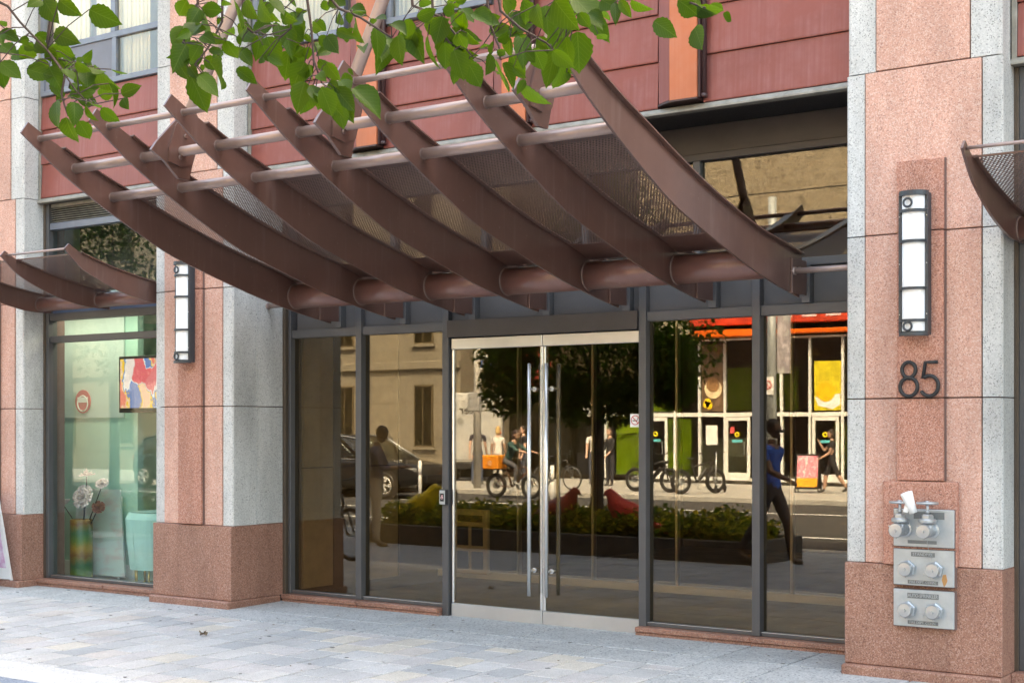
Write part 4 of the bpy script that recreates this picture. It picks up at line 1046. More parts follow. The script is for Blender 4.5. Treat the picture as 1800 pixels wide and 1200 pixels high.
LEAVES=[(-2.672,1.997,2.597,-2.667,1.962,2.575,0.022),(-2.733,2.052,2.621,-2.691,2.048,2.566,0.031),(-2.568,1.967,2.571,-2.529,1.984,2.534,0.04),(-2.93,2.233,2.698,-2.945,2.252,2.678,0.018),(-2.976,2.108,2.618,-2.942,2.104,2.618,0.013),(-2.877,2.038,2.567,-2.825,2.052,2.544,0.02),(-2.719,1.926,2.51,-2.688,1.909,2.485,0.011),(-2.702,1.963,2.503,-2.708,2.001,2.515,0.015),(-2.938,2.173,2.582,-2.985,2.17,2.545,0.03),(-2.991,2.119,2.571,-2.939,2.125,2.544,0.03),(-2.778,1.968,2.467,-2.748,2.001,2.432,0.03),(-2.961,2.098,2.506,-2.971,2.125,2.468,0.029),(-3.025,2.143,2.509,-2.992,2.126,2.474,0.018),(-2.84,2.105,2.565,-2.818,2.137,2.572,0.017),(-2.796,2.076,2.54,-2.752,2.075,2.51,0.026),(-2.747,2.09,2.556,-2.676,2.1,2.525,0.031),(-2.94,2.236,2.592,-2.923,2.284,2.57,0.027),(-2.79,2.105,2.528,-2.76,2.107,2.496,0.026),(-2.939,2.221,2.54,-2.976,2.202,2.547,0.015),(-2.929,2.212,2.535,-2.987,2.205,2.501,0.033),(-2.771,2.094,2.482,-2.744,2.105,2.428,0.037),(-2.802,2.128,2.515,-2.776,2.139,2.488,0.029),(-2.599,2.003,2.434,-2.57,2.004,2.403,0.024),(-2.849,2.225,2.534,-2.844,2.185,2.507,0.027),(-2.531,1.98,2.433,-2.513,2.005,2.414,0.019),(-2.626,2.057,2.466,-2.614,2.068,2.475,0.014),(-2.694,2.126,2.49,-2.663,2.132,2.507,0.02),(-2.926,2.284,2.536,-2.881,2.286,2.496,0.031),(-2.662,2.112,2.466,-2.639,2.099,2.415,0.028),(-2.737,2.194,2.499,-2.682,2.21,2.438,0.046),(-2.634,2.097,2.464,-2.62,2.131,2.452,0.019),(-2.656,2.06,2.41,-2.643,2.075,2.422,0.019),(-2.897,2.248,2.464,-2.822,2.261,2.447,0.024),(-2.57,1.962,2.353,-2.554,1.947,2.292,0.024),(-2.854,2.193,2.451,-2.869,2.194,2.426,0.024),(-2.612,2.04,2.37,-2.599,2.033,2.318,0.036),(-2.566,2.036,2.358,-2.547,2.045,2.319,0.03),(-2.484,2.011,2.335,-2.467,2.042,2.306,0.029),(-2.899,2.241,2.408,-2.914,2.275,2.348,0.039),(-2.808,2.207,2.382,-2.816,2.246,2.344,0.035),(-2.49,1.992,2.34,-2.459,1.993,2.336,0.021),(-2.93,2.262,2.474,-2.976,2.257,2.485,0.018),(-2.472,2.243,2.623,-2.517,2.255,2.592,0.026),(-2.537,2.326,2.642,-2.576,2.33,2.617,0.03),(-2.405,2.219,2.585,-2.409,2.186,2.536,0.025),(-2.454,2.277,2.602,-2.423,2.263,2.541,0.032),(-2.433,2.253,2.598,-2.425,2.304,2.605,0.026),(-2.447,2.213,2.551,-2.441,2.169,2.504,0.017),(-2.329,2.121,2.5,-2.329,2.088,2.479,0.016),(-2.609,2.376,2.59,-2.634,2.344,2.56,0.024),(-2.429,2.2,2.503,-2.427,2.162,2.444,0.04),(-2.707,2.428,2.551,-2.682,2.438,2.509,0.028),(-2.389,2.178,2.525,-2.332,2.175,2.516,0.017),(-2.311,2.14,2.493,-2.271,2.135,2.473,0.022),(-2.524,2.37,2.578,-2.481,2.365,2.553,0.015),(-2.31,2.132,2.47,-2.325,2.12,2.437,0.022),(-2.404,2.193,2.475,-2.453,2.207,2.457,0.014),(-2.324,2.171,2.469,-2.301,2.19,2.467,0.012),(-2.59,2.383,2.561,-2.59,2.374,2.505,0.027),(-2.655,2.467,2.565,-2.623,2.488,2.537,0.025),(-2.404,2.189,2.449,-2.384,2.193,2.422,0.022),(-2.31,2.129,2.404,-2.27,2.149,2.366,0.027),(-2.404,2.192,2.43,-2.397,2.235,2.354,0.037),(-2.609,2.404,2.501,-2.579,2.425,2.489,0.021),(-2.246,2.17,2.566,-2.221,2.164,2.493,0.062),(-2.303,2.26,2.598,-2.269,2.255,2.549,0.034),(-2.338,2.228,2.596,-2.348,2.257,2.588,0.028),(-2.241,2.241,2.577,-2.202,2.225,2.525,0.028),(-2.513,2.531,2.688,-2.493,2.551,2.642,0.04),(-2.51,2.571,2.653,-2.507,2.564,2.616,0.022),(-2.526,2.505,2.622,-2.495,2.542,2.637,0.025),(-2.507,2.451,2.631,-2.508,2.474,2.618,0.015),(-2.435,2.321,2.559,-2.392,2.311,2.556,0.018),(-2.326,2.224,2.503,-2.329,2.258,2.466,0.025),(-2.59,2.46,2.594,-2.597,2.496,2.587,0.019),(-2.353,2.282,2.529,-2.353,2.297,2.512,0.023),(-2.517,2.449,2.565,-2.501,2.475,2.522,0.034),(-2.483,2.483,2.597,-2.487,2.483,2.537,0.037),(-2.411,2.436,2.572,-2.399,2.462,2.504,0.036),(-2.247,2.314,2.573,-2.257,2.348,2.569,0.014),(-2.482,2.569,2.639,-2.445,2.554,2.561,0.028),(-2.472,2.585,2.638,-2.472,2.631,2.613,0.034),(-2.357,2.482,2.619,-2.319,2.463,2.594,0.027),(-2.439,2.564,2.665,-2.401,2.555,2.659,0.012),(-2.479,2.579,2.706,-2.47,2.602,2.694,0.019),(-2.118,2.278,2.516,-2.089,2.266,2.498,0.016),(-2.33,2.48,2.576,-2.322,2.492,2.556,0.018),(-2.342,2.54,2.585,-2.347,2.577,2.57,0.027),(-2.147,2.354,2.513,-2.096,2.341,2.463,0.025),(-2.379,2.621,2.579,-2.375,2.576,2.555,0.019),(-2.414,2.569,2.581,-2.408,2.535,2.545,0.022),(-2.386,2.548,2.569,-2.399,2.566,2.541,0.021),(-2.414,2.569,2.541,-2.445,2.553,2.477,0.04),(-2.397,2.582,2.526,-2.411,2.543,2.504,0.025),(-2.336,2.498,2.509,-2.321,2.492,2.467,0.03),(-2.391,2.594,2.549,-2.373,2.633,2.52,0.034),(-2.233,2.448,2.486,-2.211,2.466,2.446,0.026),(-2.095,2.273,2.408,-2.061,2.251,2.388,0.014),(-2.316,2.465,2.458,-2.335,2.451,2.389,0.033),(-2.405,2.568,2.475,-2.421,2.567,2.412,0.04),(-2.147,2.305,2.394,-2.128,2.305,2.356,0.022),(-2.354,2.544,2.466,-2.345,2.552,2.439,0.027),(-2.085,2.27,2.374,-2.082,2.306,2.32,0.032),(-2.347,2.586,2.489,-2.312,2.57,2.456,0.031),(-2.255,2.476,2.419,-2.225,2.486,2.37,0.026),(-2.323,2.578,2.466,-2.276,2.592,2.41,0.034),(-2.106,2.391,2.568,-2.076,2.411,2.568,0.011),(-2.34,2.675,2.656,-2.313,2.654,2.591,0.034),(-2.074,2.342,2.551,-2.075,2.352,2.529,0.014),(-2.275,2.671,2.626,-2.263,2.681,2.552,0.046),(-2.137,2.492,2.583,-2.151,2.517,2.571,0.017),(-2.24,2.629,2.632,-2.197,2.617,2.625,0.012),(-2.355,2.613,2.693,-2.316,2.61,2.67,0.028),(-2.173,2.386,2.595,-2.171,2.421,2.609,0.017),(-2.221,2.426,2.624,-2.23,2.449,2.603,0.023),(-1.96,2.453,2.586,-1.959,2.491,2.579,0.025),(-2.017,2.419,2.534,-1.972,2.416,2.514,0.02),(-2.105,2.551,2.553,-2.093,2.544,2.483,0.03),(-2.099,2.585,2.599,-2.123,2.607,2.564,0.035),(-2.148,2.653,2.601,-2.105,2.635,2.515,0.036),(-2.012,2.505,2.57,-1.977,2.534,2.584,0.025),(-2.046,2.588,2.552,-2.046,2.609,2.475,0.024),(-2.049,2.584,2.565,-1.989,2.585,2.573,0.03),(-1.944,2.512,2.577,-1.937,2.551,2.577,0.029),(-1.978,2.556,2.577,-2.005,2.563,2.519,0.042),(-2.152,2.818,2.672,-2.131,2.845,2.628,0.032),(-2.062,2.693,2.596,-2.045,2.715,2.536,0.044),(-1.937,2.558,2.533,-1.943,2.594,2.5,0.033),(-2.008,2.602,2.533,-2.025,2.631,2.476,0.039),(-1.942,2.55,2.494,-1.939,2.588,2.434,0.033),(-2.073,2.752,2.549,-2.06,2.772,2.492,0.027),(-1.959,2.622,2.551,-1.924,2.611,2.517,0.006),(-2.057,2.754,2.546,-2.04,2.752,2.512,0.005),(-2.035,2.702,2.638,-1.995,2.695,2.608,0.026),(-1.841,2.485,2.545,-1.791,2.485,2.521,0.028),(-2.106,2.743,2.669,-2.064,2.74,2.675,0.027),(-2.055,2.835,2.646,-2.023,2.845,2.652,0.018),(-1.942,2.715,2.573,-1.913,2.721,2.579,0.017),(-1.933,2.749,2.575,-1.932,2.71,2.549,0.022),(-1.909,2.633,2.511,-1.912,2.673,2.525,0.021),(-1.826,2.554,2.477,-1.817,2.576,2.468,0.029),(-1.88,2.607,2.488,-1.877,2.589,2.438,0.025),(-1.784,2.488,2.429,-1.742,2.471,2.356,0.032),(-2.039,2.875,2.547,-2.024,2.918,2.493,0.032),(-1.981,2.825,2.591,-1.999,2.843,2.548,0.032),(-2.002,2.903,2.621,-1.979,2.886,2.536,0.028),(-1.912,2.741,2.492,-1.89,2.756,2.465,0.011),(-1.87,2.764,2.534,-1.871,2.806,2.49,0.035),(-1.881,2.87,2.554,-1.917,2.891,2.473,0.031),(-1.708,2.598,2.469,-1.678,2.634,2.432,0.024),(-1.862,2.832,2.543,-1.847,2.866,2.539,0.013),(-1.943,2.74,2.654,-1.933,2.779,2.604,0.048),(-1.814,2.638,2.607,-1.823,2.673,2.558,0.025),(-1.802,2.71,2.609,-1.799,2.721,2.543,0.042),(-1.897,2.943,2.673,-1.913,2.951,2.599,0.055),(-1.758,2.681,2.608,-1.709,2.69,2.535,0.042),(-1.718,2.72,2.581,-1.703,2.743,2.55,0.025),(-1.886,3.011,2.687,-1.857,3.07,2.65,0.023),(-1.72,2.763,2.591,-1.685,2.778,2.568,0.021),(-1.838,2.935,2.683,-1.821,2.926,2.647,0.041),(-1.699,2.785,2.623,-1.647,2.773,2.59,0.038),(-1.606,2.711,2.589,-1.587,2.728,2.551,0.016),(-1.714,2.946,2.665,-1.679,2.982,2.637,0.049),(-1.545,2.864,2.616,-1.52,2.925,2.592,0.038),(-1.578,2.999,2.646,-1.529,2.999,2.603,0.035),(-1.447,2.751,2.571,-1.445,2.799,2.571,0.024),(-1.625,3.188,2.7,-1.618,3.234,2.696,0.014),(-1.91,2.754,2.625,-1.895,2.747,2.573,0.031),(-1.731,2.567,2.563,-1.714,2.555,2.509,0.024),(-1.866,2.553,2.578,-1.872,2.59,2.555,0.025)]
TWIGS=[[(-2.837,1.921,2.657),(-2.774,1.965,2.6),(-2.76,1.975,2.592),(-2.737,1.991,2.556),(-2.71,2.01,2.521),(-2.688,2.025,2.495),(-2.659,2.045,2.446),(-2.636,2.062,2.405),(-2.615,2.076,2.379)],[(-2.772,2.088,2.522),(-2.737,2.113,2.465),(-2.744,2.108,2.419),(-2.739,2.112,2.393),(-2.731,2.117,2.367)],[(-2.503,2.398,2.747),(-2.513,2.391,2.666),(-2.514,2.391,2.614),(-2.523,2.384,2.591),(-2.541,2.372,2.552),(-2.564,2.356,2.517),(-2.572,2.35,2.49)],[(-2.457,2.248,2.673),(-2.448,2.254,2.615),(-2.462,2.244,2.569),(-2.476,2.235,2.524),(-2.486,2.227,2.507)],[(-2.33,2.459,2.758),(-2.313,2.47,2.651),(-2.305,2.476,2.578),(-2.301,2.479,2.508),(-2.285,2.49,2.455)],[(-2.189,2.374,2.644),(-2.152,2.4,2.587),(-2.113,2.428,2.567),(-2.054,2.468,2.521)],[(-2.322,2.403,2.702),(-2.341,2.39,2.632),(-2.325,2.401,2.603),(-2.311,2.411,2.583),(-2.309,2.412,2.57)],[(-2.47,2.422,2.72),(-2.476,2.418,2.612),(-2.453,2.433,2.587)],[(-2.053,2.53,2.699),(-2.048,2.534,2.608),(-1.995,2.571,2.582),(-1.968,2.589,2.543),(-1.937,2.612,2.492)],[(-2.073,2.638,2.718),(-2.073,2.638,2.651),(-2.071,2.64,2.598),(-2.04,2.661,2.551)],[(-1.879,2.591,2.683),(-1.879,2.591,2.606),(-1.872,2.596,2.544),(-1.858,2.606,2.502),(-1.855,2.608,2.472)],[(-1.923,2.682,2.689),(-1.912,2.689,2.61),(-1.875,2.716,2.57),(-1.826,2.75,2.537),(-1.81,2.761,2.518)],[(-1.848,2.856,2.747),(-1.854,2.852,2.673),(-1.837,2.864,2.639),(-1.804,2.887,2.636)],[(-1.65,2.812,2.712),(-1.597,2.849,2.647),(-1.544,2.886,2.621),(-1.501,2.916,2.602)],[(-2.948,2.027,2.624),(-2.909,2.053,2.571),(-2.904,2.057,2.504)]]

# ================================================================== THE STREET BEHIND THE CAMERA (seen in the glass)
LEAFM = mat_leaf('young green leaf', (0.028, 0.066, 0.003), (0.095, 0.185, 0.003, 1), True)
LEAFD = mat_leaf('street tree leaf', (0.035, 0.085, 0.010), (0.09, 0.19, 0.012, 1))
bark = plain('grey brown bark', (0.085, 0.065, 0.05), 0.9, var=.3, nscale=25, bump=.4)
def leaf_mesh(i):
    """one serrated pointed leaf, 1 long on +y, 1 wide, folded and drooping."""
    m = MB(); n = 14; rr = random.Random(i)
    fold = rr.uniform(.12, .34); droop = rr.uniform(-.10, .28); sk = rr.uniform(-.06, .06)
    mid, lt, rt = [], [], []
    for k in range(n + 1):
        t = k / n; wv = .53 * (math.sin(math.pi * t ** .80) ** .80) * (1 - .30 * t ** 3) if t < .86 else .53 * .30 * (1 - t) / .14 if 0 < k < n else 0.0
        se = 1 + (.07 if k % 2 else -.03)
        z = -droop * t * t; x = sk * math.sin(t * 3)
        mid.append(m.b.verts.new((x, t, z)))
        lt.append(m.b.verts.new((x - wv * se, t - .02 * (k % 2), z + wv * fold))); rt.append(m.b.verts.new((x + wv * se, t - .02 * (k % 2), z + wv * fold)))
    for k in range(n):
        m.b.faces.new((lt[k], mid[k], mid[k + 1], lt[k + 1])); m.b.faces.new((mid[k], rt[k], rt[k + 1], mid[k + 1]))
    bmesh.ops.remove_doubles(m.b, verts=m.b.verts[:], dist=1e-5)
    for f in m.b.faces: f.smooth = True
    return m.mesh('leaf', LEAFM)
LEAFMESH = [leaf_mesh(i) for i in range(6)]
def crown_mesh(name, blobs, n, size, mat, seed):
    rr = random.Random(seed); b = bmesh.new()
    for i in range(n):
        c, rad = rr.choice(blobs); c = Vector(c)
        d = Vector((rr.gauss(0, 1), rr.gauss(0, 1), rr.gauss(0, 1))).normalized()
        p = c + d * rad * (rr.random() ** .45)
        ax = (Vector((rr.gauss(0, 1), rr.gauss(0, 1), -.8))).normalized(); sd = ax.cross(Vector((rr.gauss(0, 1), rr.gauss(0, 1), rr.gauss(0, 1)))).normalized()
        s_ = size * rr.uniform(.7, 1.25); nn = ax.cross(sd) * s_ * .12
        v = [b.verts.new(q) for q in (p, p + ax * s_ * .35 + sd * s_ * .27 + nn, p + ax * s_, p + ax * s_ * .35 - sd * s_ * .27 + nn)]
        b.faces.new(v)
    me = bpy.data.meshes.new(name); b.to_mesh(me); b.free(); me.materials.append(mat); return me
def tree(label, loc, hgt, blobs, nleaf, r0, seed, size=.11, limbs=7, group='street trees in the planters'):
    t = thing('street_tree', label, 'tree', loc, 0, group)
    rr = random.Random(seed)
    m = MB(); tp = Vector((rr.uniform(-.15, .15), rr.uniform(-.15, .15), hgt * .8))
    tr = [Vector((0, 0, -.15)), Vector((.02, .01, hgt * .25)), Vector((-.03, .02, hgt * .5)), tp]
    m.tube(tr, [r0 * 1.25, r0, r0 * .8, r0 * .3], 10); m.build('trunk', bark, t)
    for i in range(limbs):
        c, rad = blobs[i % len(blobs)]; c = Vector(c); s_ = Vector((0, 0, hgt * (.36 + .3 * rr.random()))); s_.x = .02
        e_ = c + Vector((rr.uniform(-.5, .5) * rad, rr.uniform(-.5, .5) * rad, rr.uniform(-.2, .5) * rad)); md = s_.lerp(e_, .5) + Vector((0, 0, .15))
        m = MB(); m.tube([s_, md, e_], [r0 * .5, r0 * .3, .008], 7); m.build('branch', bark, t)
    link('crown', crown_mesh('crown', blobs, nleaf, size, LEAFD, seed), t)
    return t

# ---- the tree over the camera, its hanging twigs with single leaves
ov = thing('overhanging_tree', 'leafy green branches hanging into the top of the picture', 'tree', (-3.3, .35, -.15))
o0 = Vector((-3.3, .35, -.15))
m = MB(); m.tube([(0, 0, 0), (.05, .03, 1.5), (.2, .2, 3.1), (.5, .5, 4.6), (.8, .8, 6.3)], [.17, .13, .11, .08, .03], 12); m.build('trunk', bark, ov)
for e in ((-.9, 1.6, 3.75), (.3, 2.0, 3.6), (1.0, 2.0, 3.6), (1.7, 2.1, 3.9), (2.4, 1.6, 4.4), (-1.3, .6, 4.6), (.5, -1.2, 4.8)):
    e = Vector(e); b0 = Vector((.2, .2, 3.0)); mdp = b0.lerp(e, .5) + Vector((0, 0, .45))
    m = MB(); m.tube([b0, mdp, e], [.06, .035, .010], 8); m.build('limb', bark, ov)
twig_m = plain('twig bark', (.045, .025, .02), .7)
TW = [[Vector(p) for p in tw] for tw in TWIGS]
for tw in TW:
    top = tw[0] - o0
    # carry each twig up into the crown
    up = top + Vector((.05, .05, .55)); m = MB(); pts = [up, top] + [p - o0 for p in tw[1:]]
    m.tube(pts, [.005, .004] + [.0034 - .0022 * k / len(tw) for k in range(len(tw) - 1)], 6); m.build('twig', twig_m, ov)
allp = [p for tw in TW for a, b in zip(tw, tw[1:]) for p in (a, a.lerp(b, .33), a.lerp(b, .66), b)]
pet = MB(); rr = random.Random(11)
camp = Vector((0, 0, 1.65))
MORE = []
for i in range(125):
    L = LEAVES[rr.randrange(len(LEAVES))]
    # leaves on the far side of the same twigs
    j = Vector((rr.uniform(-.05, -.005), .04 + rr.uniform(0, .12), rr.uniform(-.03, .05))); b_ = Vector(L[:3]) + j
    d_ = (Vector(L[3:6]) - Vector(L[:3])) * rr.uniform(.75, 1.15) + Vector((rr.uniform(-.035, .035), rr.uniform(-.03, .03), rr.uniform(-.02, .03)))
    MORE.append((*b_, *(b_ + d_), L[6]))
for i, L in enumerate(LEAVES + MORE):
    b, t, wd = Vector(L[:3]), Vector(L[3:6]), L[6]
    ax = t - b; ln = ax.length * 1.04; ax.normalize()
    vw = (camp - b).normalized()
    sdv = ax.cross(vw).normalized()
    ang = rr.gauss(0, .62)
    nrm = sdv.cross(ax).normalized()
    sdv = (sdv * math.cos(ang) + nrm * math.sin(ang)).normalized(); nrm = sdv.cross(ax).normalized()
    wd2 = min(max(wd * 1.35 / max(.6, math.cos(ang)), ln * .47), ln * .66)
    mt = Matrix((sdv * wd2, ax * ln, nrm * ln)).transposed().to_4x4(); mt.translation = b - o0
    o = bpy.data.objects.new('leaf', LEAFMESH[i % 6]); col.objects.link(o); o.parent = ov; o.matrix_local = mt
    near = min(allp, key=lambda p: (p - b).length)
    if (near - b).length < .16: pet.tube([near - o0, near.lerp(b, .5) - o0 + Vector((0, 0, .008)), b - o0], .0013, 4)
tag(pet.build('leaf_stalk', twig_m, ov), kind='stuff')
blobs = [((-1.0, 1.2, 4.6), .95), ((.4, 1.6, 4.5), .95), ((1.6, 1.6, 4.9), .95), ((.3, .3, 5.6), 1.3), ((-.9, -.3, 5.3), 1.1), ((1.5, .2, 5.8), 1.1)]
tag(link('crown', crown_mesh('crown', blobs, 5200, .115, LEAFD, 5), ov), kind='stuff')

# ---- planters with trees, flowers and sculpted birds
plm = granite('dark planter granite', [(.06, .06, .065), (.05, .05, .05), (.09, .09, .09), (.03, .03, .03)], scale=60)
soil = plain('soil', (.03, .022, .018), .95)
def planter(label, x0, x1, y0, y1):
    z0, z1 = -.2, .20
    p = thing('planter', label, 'planter', ((x0 + x1) / 2, (y0 + y1) / 2, -.1), 0, 'granite planters along the kerb')
    a, b = (x1 - x0) / 2, (y1 - y0) / 2; m = MB()
    for (u0, u1, v0, v1) in ((-a, a, -b, -b + .12), (-a, a, b - .12, b), (-a, -a + .12, -b + .121, b - .121), (a - .12, a, -b + .121, b - .121)): m.box(u0, u1, v0, v1, -.15, .30, .012)
    m.build('planter_wall', plm, p); bx('soil', soil, p, -a + .12, a - .12, -b + .12, b - .12, -.1, .24)
    return p
def flowers(nm, label, x0, x1, y0, y1, n, seed):
    rr = random.Random(seed); b = bmesh.new()
    for i in range(n):
        cx, cy = rr.uniform(x0, x1), rr.uniform(y0, y1); hh = .22 + .16 * math.sin(cx * 3.1) ** 2 + rr.uniform(-.05, .08)
        for k in range(9):
            a = rr.uniform(0, 6.28); r_ = rr.uniform(.03, .11); z = .14 + hh * rr.random()
            p = Vector((cx + r_ * math.cos(a), cy + r_ * math.sin(a), z)); s_ = rr.uniform(.03, .06)
            d = Vector((math.cos(a), math.sin(a), rr.uniform(.1, .9))).normalized(); q = d.cross(Vector((rr.gauss(0, 1), rr.gauss(0, 1), 1))).normalized()
            f = b.faces.new([b.verts.new(v) for v in (p - d * s_, p + q * s_ * .6, p + d * s_, p - q * s_ * .6)])
            f.material_index = 2 if (k == 0 and rr.random() < .6) else (1 if rr.random() < .5 else 0)
    me = bpy.data.meshes.new(nm); b.to_mesh(me); b.free()
    for mm in (LEAFD, mat_leaf('yellow green leaf', (.26, .26, .02), (.36, .38, .04, 1)), mat_leaf('flower petal', (.75, .60, .05), (.5, .4, .05, 1))): me.materials.append(mm)
    tag(link(nm, me), label, 'flowers', kind='stuff')
planter('long low dark granite planter facing the entrance doors', -14.3, -7.75, 1.95, 3.42)
flowers('flowers', 'yellow and green bedding flowers filling the planter', -14.1, -7.95, 2.1, 3.25, 1500, 2)
planter('long low dark granite planter facing the shop', -24.5, -17.0, 1.95, 3.42)
flowers('flowers', 'green bedding plants in the farther planter', -24.2, -17.2, 2.1, 3.25, 500, 3)
tree('leafy street tree with dark crown opposite the entrance doors', (-10.55, 2.62, .1), 5.4,
     [((0, 0, 2.7), .85), ((-1.0, .1, 2.5), .75), ((-1.45, .1, 2.15), .45), ((1.0, -.1, 2.7), .85), ((.6, .4, 3.5), 1.0), ((-.7, -.3, 3.6), 1.0), ((1.15, .1, 2.5), .45), ((-1.5, .1, 2.7), .5), ((.1, 0, 4.4), .9), ((1.2, 0, 2.1), .30), ((.45, .1, 1.95), .4), ((-.4, .1, 2.0), .45)], 15000, .085, 21, .10)
tree('slim street tree opposite the shop window', (-19.9, 2.6, .1), 5.6,
     [((0, 0, 3.2), .9), ((-1.0, .2, 3.8), .9), ((1.1, -.1, 3.7), .9), ((.3, .2, 4.7), 1.1), ((-.5, 0, 5.2), .9), ((.9, 0, 2.8), .5)], 4200, .085, 23, .12)


def bird(label, loc, rz, c):
    t = thing('bird_sculpture', label, 'bird sculpture', loc, rz, 'painted bird sculptures among the flowers')
    s_ = [(-.62, .12, .03), (-.42, .20, .06), (-.22, .30, .12), (0, .37, .17), (.15, .42, .165), (.24, .52, .12), (.28, .60, .085), (.33, .645, .07), (.38, .635, .035), (.41, .61, .01)]
    m = MB(); m.tube([(x, 0, z) for (x, z, r_) in s_], [r_ for (_, _, r_) in s_], 14)
    for v in m.b.verts: v.co.y *= .8
    m.build('body', c, t, True)
    m = MB(); m.tube([(.37, 0, .63), (.445, 0, .585)], [.022, .003], 6); m.build('beak', M['black'], t)
    for y in (-.05, .05):
        m = MB(); m.tube([(.02, y, -.1), (.0, y, .25)], .009, 6); m.build('leg', M['black'], t)
bird('dark red bird sculpture facing the tree trunk', (-11.05, 2.9, .1), R(0), plain('bird dark red', (.36, .07, .04), .35))
bird('bright red bird sculpture facing away from the kerb pole', (-9.85, 2.9, .1), R(180), plain('bird red', (.55, .05, .04), .35))
bird('olive yellow bird sculpture at the left end of the planter', (-13.55, 2.9, .10), R(0), plain('bird yellow', (.62, .50, .02), .35))
bp = thing('bollard', 'short black bollard beside the red bird sculpture', 'bollard', (-10.15, 1.9, -.12))
m = MB(); m.tube([(0, 0, 0), (0, 0, .75)], .05, 14); m.tube([(0, 0, .75), (0, 0, .95)], .075, 14); m.build('post', M['black'], bp)

# ---- people
SKIN = {'a': (.42, .25, .18), 'b': (.14, .075, .05), 'c': (.55, .34, .26)}
def person(label, loc, heading, height, pose, skin, hair, shirt, trousers, shoes, short_sleeve=True, hairlen=0, shorts=False, cat='person', seat_z=None, lean=0.0, female=False, group=None):
    """one continuous skinned body; pose angles (degrees, forward positive): la/ra upper arm, lf/rf forearm, ll/rl thigh, lk/rk shin, head pitch hp."""
    k = height / 1.75
    t = thing('person', label, cat, loc, heading, group)
    V, E, Rr, Tg = [], [], [], []
    def v(p, r, tg, par=None):
        V.append(Vector(p) * k); Rr.append(r * k if not isinstance(r, tuple) else (r[0] * k, r[1] * k)); Tg.append(tg)
        if par is not None: E.append((par, len(V) - 1))
        return len(V) - 1
    # body faces +y locally, x to its right hand
    hipz = seat_z / k if seat_z is not None else .93
    ln = R(lean)
    def sp(h): return Vector((0, math.sin(ln) * h, hipz + math.cos(ln) * h))
    pel = v(sp(0), (.155, .11), 't'); wa = v(sp(.17), (.135, .095), 's', pel); chs = v(sp(.33), (.155, .11), 's', wa); ub = v(sp(.46), (.13, .09), 's', chs)
    nk = v(sp(.55), .055, 'k', ub); hp = R(pose.get('hp', 0)) + ln * .4
    hb = sp(.60)
    h1 = v(hb + Vector((0, .015, .02)), .062, 'k', nk)
    def limb(root, pts, rads, tags):
        pr = root
        for p, r_, tg in zip(pts, rads, tags): pr = v(p, r_, tg, pr)
        return pr
    ends = {}
    for sgn, sd in ((-1, 'l'), (1, 'r')):
        sh = sp(.475) + Vector((sgn * (.165 if female else .19), 0, 0))
        ua, fa, out = R(pose.get(sd + 'a', 5)), R(pose.get(sd + 'f', 20)), R(pose.get(sd + 'o', 5))
        d1 = Vector((sgn * math.sin(out), math.sin(ua), -math.cos(ua) * math.cos(out))).normalized(); el = sh + d1 * .29
        d2 = Vector((sgn * math.sin(out) * .3 - sgn * pose.get(sd + 'i', 0), math.sin(fa), -math.cos(fa))).normalized(); wr = el + d2 * .25
        st = 's' if short_sleeve else 's'
        s2 = 'k' if short_sleeve else 's'
        hnd = limb(ub, [sh, sh + d1 * .15, el, el + d2 * .12, wr, wr + d2 * .07], [.062, .052, .042, .038, .027, .032], ['s', 's', s2, s2, 'k', 'k'])
        ends[sd] = wr + d2 * .07
        sx = d2.cross(Vector((0, 0, 1)) if abs(d2.z) < .9 else Vector((0, 1, 0))).normalized()
        curl = d2.cross(sx).normalized()
        for q, (off, fl_) in enumerate(((-.024, .065), (-.008, .075), (.008, .07), (.023, .055))):
            b0 = wr + d2 * .09 + sx * off
            f1 = v(b0 + d2 * fl_ * .5, .0095, 'k', hnd); v(b0 + d2 * fl_ * .9 + curl * .02, .008, 'k', f1)
        th = v(wr + d2 * .06 + sx * -.035, .011, 'k', hnd); v(wr + d2 * .095 + sx * -.048 + curl * .012, .009, 'k', th)
        a1, a2, lo = R(pose.get(sd + 'l', 0)), R(pose.get(sd + 'k', 0)), R(pose.get(sd + 'w', 2))
        hj = sp(-.04) + Vector((sgn * .085, 0, 0)); e1 = Vector((sgn * math.sin(lo), math.sin(a1), -math.cos(a1))).normalized(); kn = hj + e1 * .42
        e2 = Vector((0, math.sin(a2), -math.cos(a2))).normalized(); an = kn + e2 * .40
        lt = 'k' if shorts else 't'
        ft = Vector((sgn * .015, math.cos(a2 * .6), math.sin(a2 * .6))).normalized()
        limb(pel, [hj, hj + e1 * .21, kn, kn + e2 * .13, an + e2 * -.02, an + e2 * .045 + ft * .05, an + e2 * .055 + ft * .17], [.092, .085, .062, .060, .042, .042, .033], ['t', 't', 't', lt, lt, 'o', 'o'])
        ends['f' + sd] = an + e2 * .085
    me = bpy.data.meshes.new('body'); me.from_pydata([tuple(p) for p in V], E, []); me.update()
    ob = bpy.data.objects.new('body', me); col.objects.link(ob)
    md = ob.modifiers.new('skin', 'SKIN'); md.use_smooth_shade = True; md.branch_smoothing = .3
    sv = me.skin_vertices[0].data
    for i, r_ in enumerate(Rr): sv[i].radius = r_ if isinstance(r_, tuple) else (r_, r_)
    sv[0].use_root = True
    sb_ = ob.modifiers.new('sub', 'SUBSURF'); sb_.levels = 2; sb_.render_levels = 2
    dg = bpy.context.evaluated_depsgraph_get(); dg.update()
    m2 = bpy.data.meshes.new_from_object(ob.evaluated_get(dg)); bpy.data.objects.remove(ob); m2.name = 'body'
